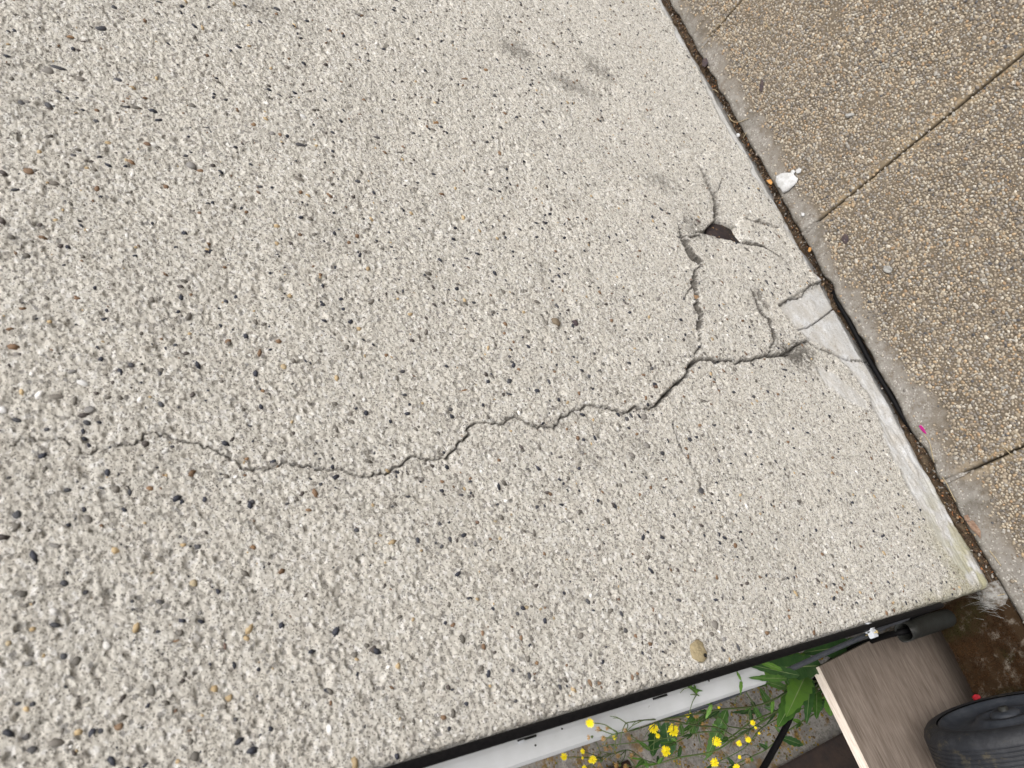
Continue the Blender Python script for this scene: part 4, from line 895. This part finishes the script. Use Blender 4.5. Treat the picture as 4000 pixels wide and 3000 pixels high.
def connect(px, py, p, yd):
    best = sorted(ALLPX, key=lambda e: math.hypot(e[0][0] - px, e[0][1] - py) + (90 if e[0][0] < px - 8 else 0))[0][1]
    mid = (np.array(best) + p) / 2 + np.array([rnd.uniform(-.004, .004), 0, -.003])
    tube('stem', [np.array(best) - PO, mid - PO, p - PO], 0, M_STEM, plant, 5, True, 4, [.0007, .0006, .0006])
for x_, y_, r, e in [(560, 965, 38, 1), (375, 1210, 27, .6), (510, 1170, 22, .5), (580, 1230, 38, 1), (510, 1218, 14, .4), (1020, 1005, 38, .7), (1050, 1058, 22, .6), (740, 1070, 20, .5), (1162, 1020, 42, .75), (1270, 900, 32, .6), (1112, 1170, 38, .55), (1475, 1100, 36, .7), (1460, 1250, 40, .6), (1735, 965, 20, .6), (1755, 1000, 13, .5), (1780, 1040, 12, .5), (1700, 1085, 22, .7), (1636, 1112, 22, .7), (1640, 1212, 17, .6), (1618, 1285, 22, .7), (1490, 855, 13, .5), (520, 1290, 20, .6)]:
    px, py = K(x_, y_); yd = .008 if y_ < 1300 - .325 * x_ else .15 + .16 * max(0, (y_ - 850) / 450); p = un(px, py, 1, yd); mm = np.linalg.norm(p - CAMP) / FP
    rr = r / 1.843 * mm * rnd.uniform(.66, .92); tocam = (CAMP - p) / np.linalg.norm(CAMP - p)
    nrm = tocam * e + np.array([rnd.uniform(-.5, .5), rnd.uniform(-.3, .3), .8]) * (1.15 - e)
    petal_head('flower_head', p, rr, nrm, M_YEL, 19, 2, .3)
    bud(p - np.array(Vector(nrm).normalized()) * rr * .35, nrm, rr * .30, M_STEM); connect(px, py, p, yd)
for x_, y_ in [(660, 1070), (685, 1140), (930, 1150), (870, 1205), (830, 1275), (640, 1245), (1115, 940), (1210, 945), (1205, 968), (1378, 965), (570, 1065), (822, 1020), (855, 1062), (1695, 1050), (1703, 1245), (635, 1015), (690, 1000), (720, 1130), (770, 1205), (770, 1270), (1330, 905)]:
    px, py = K(x_, y_); yd = .008 if y_ < 1300 - .325 * x_ else .15 + .16 * max(0, (y_ - 850) / 450); p = un(px, py, 1, yd); mm = np.linalg.norm(p - CAMP) / FP
    d = np.array([rnd.uniform(-.5, .5), rnd.uniform(-.8, .1), 1.]); d /= np.linalg.norm(d); rr = rnd.uniform(15, 20) / 1.843 * mm
    petal_head('withered_flower_head', p + d * rr * .5, rr, d, M_WITH, 11, 2, .9); bud(p - d * rr * .4, d, rr * .42, M_STEM); connect(px, py, p, yd)
def leaf(pa, pb, wpx, ya, yb, mat, teeth=6, curl=.15, name='leaf', side=(0, 0, 0)):
    A = un(pa[0], pa[1], 1, ya); B = un(pb[0], pb[1], 1, yb); ax = B - A; Ln = np.linalg.norm(ax); ax /= Ln
    mm = np.linalg.norm((A + B) / 2 - CAMP) / FP; wd = wpx * mm / 2; view = (CAMP - A); view /= np.linalg.norm(view)
    sd_ = np.cross(ax, view); sd_ /= np.linalg.norm(sd_); up = np.cross(sd_, ax)
    n = teeth * 4; V = []; C = []; F = []
    for i in range(n + 1):
        t = i / n; prof = (math.sin(math.pi * min(1, t ** .8 * 1.0)) ** .7) * (1 if t < .999 else 0) ; tooth = 1 + .30 * ((i % 4) / 4 - .3)
        wv = wd * max(.02, prof) * tooth; bend = -curl * Ln * (t - .3) ** 2
        for k_, f in enumerate((-1, -.5, -.07, 0, .07, .5, 1)):
            v = A + ax * Ln * t + sd_ * wv * f + up * (bend + abs(f) * wv * .28 + .0006 * math.sin(t * 30 + f * 3))
            V.append(v - PO); C.append((1, 1, 1) if f == 0 else (.0, .0, .0))
    for i in range(n):
        for k_ in range(6): a_ = i * 7 + k_; F.append((a_, a_ + 1, a_ + 8, a_ + 7))
    return link(name, fastmesh(name, V, F, [mat], True, np.array(C, float)), plant)
leaf((3215, 2600), (2950, 2612), 78, .20, .14, M_LEAFD)
leaf((3150, 2632), (3085, 2770), 74, .21, .14, M_LEAFL, 6)
leaf((3140, 2660), (3046, 2826), 70, .22, .20, M_LEAF, 6)
leaf((3168, 2645), (3152, 2806), 34, .20, .15, M_LEAFD, 7)
leaf((3340, 2520), (3165, 2545), 60, .24, .20, M_LEAFD)
leaf((3355, 2500), (3270, 2575), 50, .26, .25, M_LEAF)
leaf((3180, 2575), (3010, 2572), 40, .23, .2, M_LEAFL)
leaf((3190, 2690), (3190, 2800), 34, .28, .26, M_LEAF)
leaf((3235, 2700), (3245, 2800), 40, .34, .36, M_LEAFL)
leaf((2840, 2770), (2760, 2960), 42, .42, .46, M_LEAF, 8)
leaf((2770, 2740), (2690, 2686), 22, .18, .15, M_LEAF, 3)
leaf((3010, 2760), (2975, 2700), 26, .3, .25, M_LEAF, 3)
leaf((3050, 2880), (3150, 2915), 26, .3, .32, M_LEAFD, 5)
leaf((3080, 2690), (2985, 2660), 24, .2, .15, M_LEAF, 4)
leaf((2600, 2820), (2620, 2960), 58, .5, .55, M_LEAFD, 6)
leaf((2560, 2850), (2550, 2950), 44, .52, .5, M_LEAFD, 5)
leaf((2720, 2800), (2700, 2870), 34, .5, .5, M_LEAF, 4)
leaf((2500, 2830), (2420, 2850), 26, .5, .5, M_LEAF, 4)
leaf((3010, 2640), (2960, 2640), 26, .16, .15, M_LEAFL, 3)
leaf((3130, 2640), (2935, 2598), 34, .05, .012, M_LEAFD, 6)
leaf((3080, 2650), (2945, 2648), 24, .04, .012, M_LEAF, 5)
leaf((3060, 2620), (2950, 2575), 18, .03, .012, M_LEAFL, 4)
leaf((2790, 2740), (2695, 2684), 22, .05, .012, M_LEAF, 3)
for _ in range(95):
    q, p = rnd.choice(ALLPX); 
    if q[0] < 2500: continue
    an = rnd.uniform(0, 6.28); ln = rnd.uniform(20, 62); yy = p[1]
    leaf((q[0], q[1]), (q[0] + math.cos(an) * ln - 8, q[1] + math.sin(an) * ln), rnd.uniform(6, 15), yy, yy + rnd.uniform(-.02, .02), rnd.choice([M_LEAF, M_LEAFD, M_LEAFL]), 3)
for _ in range(14):
    x_ = rnd.uniform(-.12, .0); y_ = rnd.uniform(.45, .9)
    A = np.array([x_, y_, -.1]); q = proj_p(A); an = rnd.uniform(2.4, 4.2); ln = rnd.uniform(40, 110)
    leaf(q, (q[0] + math.cos(an) * ln, q[1] + math.sin(an) * ln), rnd.uniform(14, 34), y_ , y_ - .03, rnd.choice([M_LEAFD, M_LEAF]), 4)

# ------------------------------------------------------------------ small things
def blob(name, center, rad, axis_m, mat, lump, label, cat, seed, sub=3):
    import bmesh
    bm = bmesh.new(); bmesh.ops.create_icosphere(bm, subdivisions=sub, radius=1); g = np.random.default_rng(seed)
    ks = g.normal(0, 1, (9, 3)) * 2.2; ph = g.uniform(0, 6, 9)
    for v in bm.verts:
        p = np.array(v.co); f = 1 + lump * sum(math.sin(p @ k_ + h) for k_, h in zip(ks, ph)) / 3 + g.normal(0, lump * .12)
        v.co = Vector((p[0] * rad[0] * f, p[1] * rad[1] * f, p[2] * rad[2] * f))
    me = bpy.data.meshes.new(name); bm.to_mesh(me); bm.free(); me.materials.append(mat)
    for p in me.polygons: p.use_smooth = True
    o = link(name, me, None, center); o.rotation_euler = axis_m
    return tag(o, label, cat)
p = un(2722, 2540); mn = blob('mud_nest', (p[0], -hat(p[0], p[2]), p[2]), (.0135, .0040, .0130), (0, .3, 0), M_MUD, .16, 'olive tan mud nest with a round hole stuck low on the wall near the cable', 'nest', 1)
p = un(2742, 2565)
hc = lathe_x('entrance_hole', [(-.0002, .0001), (-.0002, .0016), (.0004, .0022), (.0012, .0024)], 16, M_BLACK, mn)
q = Vector((p[0], -hat(p[0], p[2]) - .0036, p[2])) - mn.location; q.rotate(mn.rotation_euler.to_matrix().inverted()); hc.location = q; hc.rotation_euler = (0, 0, -math.pi / 2)
p = un(2174, 1258); mn = blob('mud_nest', (p[0], -hat(p[0], p[2]), p[2]), (.0068, .0042, .0082), (0, .7, 0), M_MUD2, .13, 'brownish mud lump stuck in the middle of the wall above the long crack', 'nest', 2)
p = un(2247, 1262); mn = blob('dried_cocoon', (p[0], -hat(p[0], p[2]), p[2]), (.0052, .0030, .0056), (0, .2, 0), M_DKL, .2, 'dark dried insect cocoon on the wall beside the brown mud lump', 'cocoon', 3)
p = un(2520, 1622)
# plaster flake on the paving
def shard(name, outline, thick, mat, loc, rot, label, cat, seed=0, bow=0.0, sc=1.0):
    n = len(outline); o = np.array(outline, float) * sc; c = o.mean(0); g = np.random.default_rng(seed)
    V = [(c[0], c[1], thick)]
    for f, z in ((.55, thick), (.92, thick * .85), (1.0, thick * .35), (1.0, 0)):
        for q in o: v = c + (q - c) * f * (1 + g.uniform(-.03, .03)); V.append((v[0], v[1], z + g.uniform(-.1, .1) * thick + bow * ((v[0] - c[0]) ** 2)))
    F = [(0, 1 + i, 1 + (i + 1) % n) for i in range(n)]
    for r in range(3):
        for i in range(n): a_ = 1 + r * n + i; b_ = 1 + r * n + (i + 1) % n; F += [(a_, a_ + n, b_ + n), (a_, b_ + n, b_)]
    F += [(len(V) - n + (i + 1) % n, len(V) - n + i, 0) for i in range(0)]
    ob = link(name, fastmesh(name, V, F, [mat], False), None, loc, rot); return tag(ob, label, cat)
fo = [(3033, 708), (3036, 688), (3060, 675), (3096, 676), (3108, 690), (3118, 697), (3112, 715), (3085, 742), (3062, 755), (3050, 735), (3042, 730)]
fw = np.array([un(a_, b_, 2, .002)[:2] for a_, b_ in fo]); fc = fw.mean(0)
shard('plaster_flake', (fw - fc).tolist(), .0045, M_PLAS, (fc[0], fc[1], .003), (.03, .02, 0), 'chunky white plaster flake lying on the paving beside the gap', 'flake', 1)
for a_, b_, s, lb in [(3118, 668, 10, 'small white plaster crumb by the corner of the large flake'), (3098, 672, 8, 'tiny white plaster crumb touching the large flake'), (3136, 838, 7, 'white crumb on cement between the flake and the slab joint'), (2878, 527, 8, 'white chip in the gap above the large flake')]:
    p = un(a_, b_, 2, .002); mm = 1.9 / FP
    o = [(s * mm * math.cos(t) * rnd.uniform(.8, 1.3), s * mm * math.sin(t) * rnd.uniform(.8, 1.3)) for t in np.arange(0, 6.2, .9)]
    shard('plaster_crumb', o, .003, M_PLAS, (p[0], p[1], .001 if a_ > 2900 else -.004), (0, 0, 0), lb, 'crumb', 5)
def thin_leaf(name, pts, mat, z, label, cat, bow=4.0, thick=.0006):
    fw = np.array([un(a_, b_, 2, z)[:2] for a_, b_ in pts]); fc = fw.mean(0)
    return shard(name, (fw - fc).tolist(), thick, mat, (fc[0], fc[1], z), (rnd.uniform(-.1, .1), rnd.uniform(-.1, .1), 0), label, cat, 7, bow)
thin_leaf('magenta_petal', [(3590, 1663), (3600, 1660), (3612, 1675), (3618, 1690), (3622, 1697), (3608, 1690), (3596, 1678)], M_MAG, .001, 'bright magenta petal caught in the gap at the end of the black cable', 'petal', 10)
thin_leaf('orange_leaf', [(3156, 980), (3160, 966), (3172, 966), (3168, 980), (3160, 986)], M_ORL, -.002, 'small pale orange leaf in the gap right of the rusty hole', 'leaf', 8)
thin_leaf('orange_leaf', [(2996, 705), (3010, 700), (3018, 712), (3014, 722), (3004, 718)], M_ORL, -.004, 'rust orange leaf curled in the gap beside the white flake', 'leaf', 20)
thin_leaf('brown_leaf', [(3778, 2040), (3800, 2032), (3815, 2050), (3832, 2075), (3836, 2105), (3815, 2085), (3795, 2068)], M_DRYL, .0, 'crumpled brown leaf in the gap near the wall corner', 'leaf', 10)
thin_leaf('brown_leaf', [(3765, 2015), (3780, 2010), (3790, 2028), (3780, 2040), (3768, 2030)], M_DRYL, .001, 'small brown leaf scrap just above the crumpled one near the wall corner', 'leaf', 10)
thin_leaf('dark_leaf', [(3290, 925), (3300, 912), (3312, 918), (3316, 935), (3306, 955), (3296, 950), (3285, 935)], M_DKL, .003, 'shrivelled dark leaf on the paving below the slab joint', 'leaf', 10)
thin_leaf('dark_leaf', [(2968, 330), (2978, 308), (2984, 322), (2982, 345), (2974, 362), (2966, 350)], M_DKL, .003, 'thin dark leaf scrap on the upper paving slab', 'leaf', 10)
thin_leaf('dark_leaf', [(2745, 232), (2762, 226), (2768, 245), (2758, 262), (2742, 258)], M_DKL, .002, 'black scrap of leaf at the edge of the gap near the top joint', 'leaf', 10)
rp = thin_leaf('red_petal', [(3795, 2722), (3808, 2712), (3824, 2714), (3832, 2724), (3822, 2740), (3808, 2738)], M_RED, .012, 'crimson petal lying on the moss beside the wheel', 'petal', 10, .002)
p = un(3470, 1052, 2, .004); blob('lint_ball', (p[0], p[1], p[2]), (.009, .006, .004), (0, 0, .5), M_FLUFF, .3, 'grey tuft of lint on the paving between two slab joints', 'lint', 9)
p = un(3318, 450, 2, .004); blob('lint_ball', (p[0], p[1], p[2]), (.008, .005, .003), (0, 0, 1.0), M_FLUFF, .3, 'pale fluff on the upper paving slab near the long joint', 'lint', 12)
strs = [([(3608, 1695), (3632, 1730), (3640, 1760), (3648, 1805)], 'pale curved straw in the gap just below the magenta petal'),
        ([(3682, 1862), (3700, 1890), (3716, 1925), (3735, 1960)], 'dry straw in the gap between the magenta petal and the brown leaf'),
        ([(2782, 350), (2795, 352), (2806, 362)], 'short pale straw across the gap near the top joint'),
        ([(2846, 450), (2858, 470), (2880, 478), (2925, 463)], 'forked pale straw reaching from the gap onto the paving'),
        ([(2905, 540), (2916, 518)], 'stubby tan straw at the paving edge above the white flake'),
        ([(2798, 100), (2815, 90)], 'tan seed husk on the slab joint at the top'),
        ([(2990, 86), (3018, 130)], 'very thin straw on the uppermost paving slab'),
        ([(3865, 2150), (3890, 2180), (3910, 2210)], 'dark bent straw below the brown leaf near the wall corner'),
        ([(3868, 2340), (3900, 2326), (3925, 2320)], 'tan straw over the moss at the wall corner'),
        ([(3925, 1750), (3955, 1780)], 'pale straw lying over the lower slab joint')]
for pts, lb in strs:
    onslab = pts[0][0] in (2798, 2990, 3925); zz0 = .0035 if onslab else .001
    P = [un(a_, b_, 2, zz0) + [0, 0, rnd.uniform(0, .002)] for a_, b_ in pts]
    tag(tube('straw', P, .0008, M_STRAW, None, 6, True, 5), lb, 'straw')
for x_, y_ in [(3480, 640), (3790, 1500)]: pass
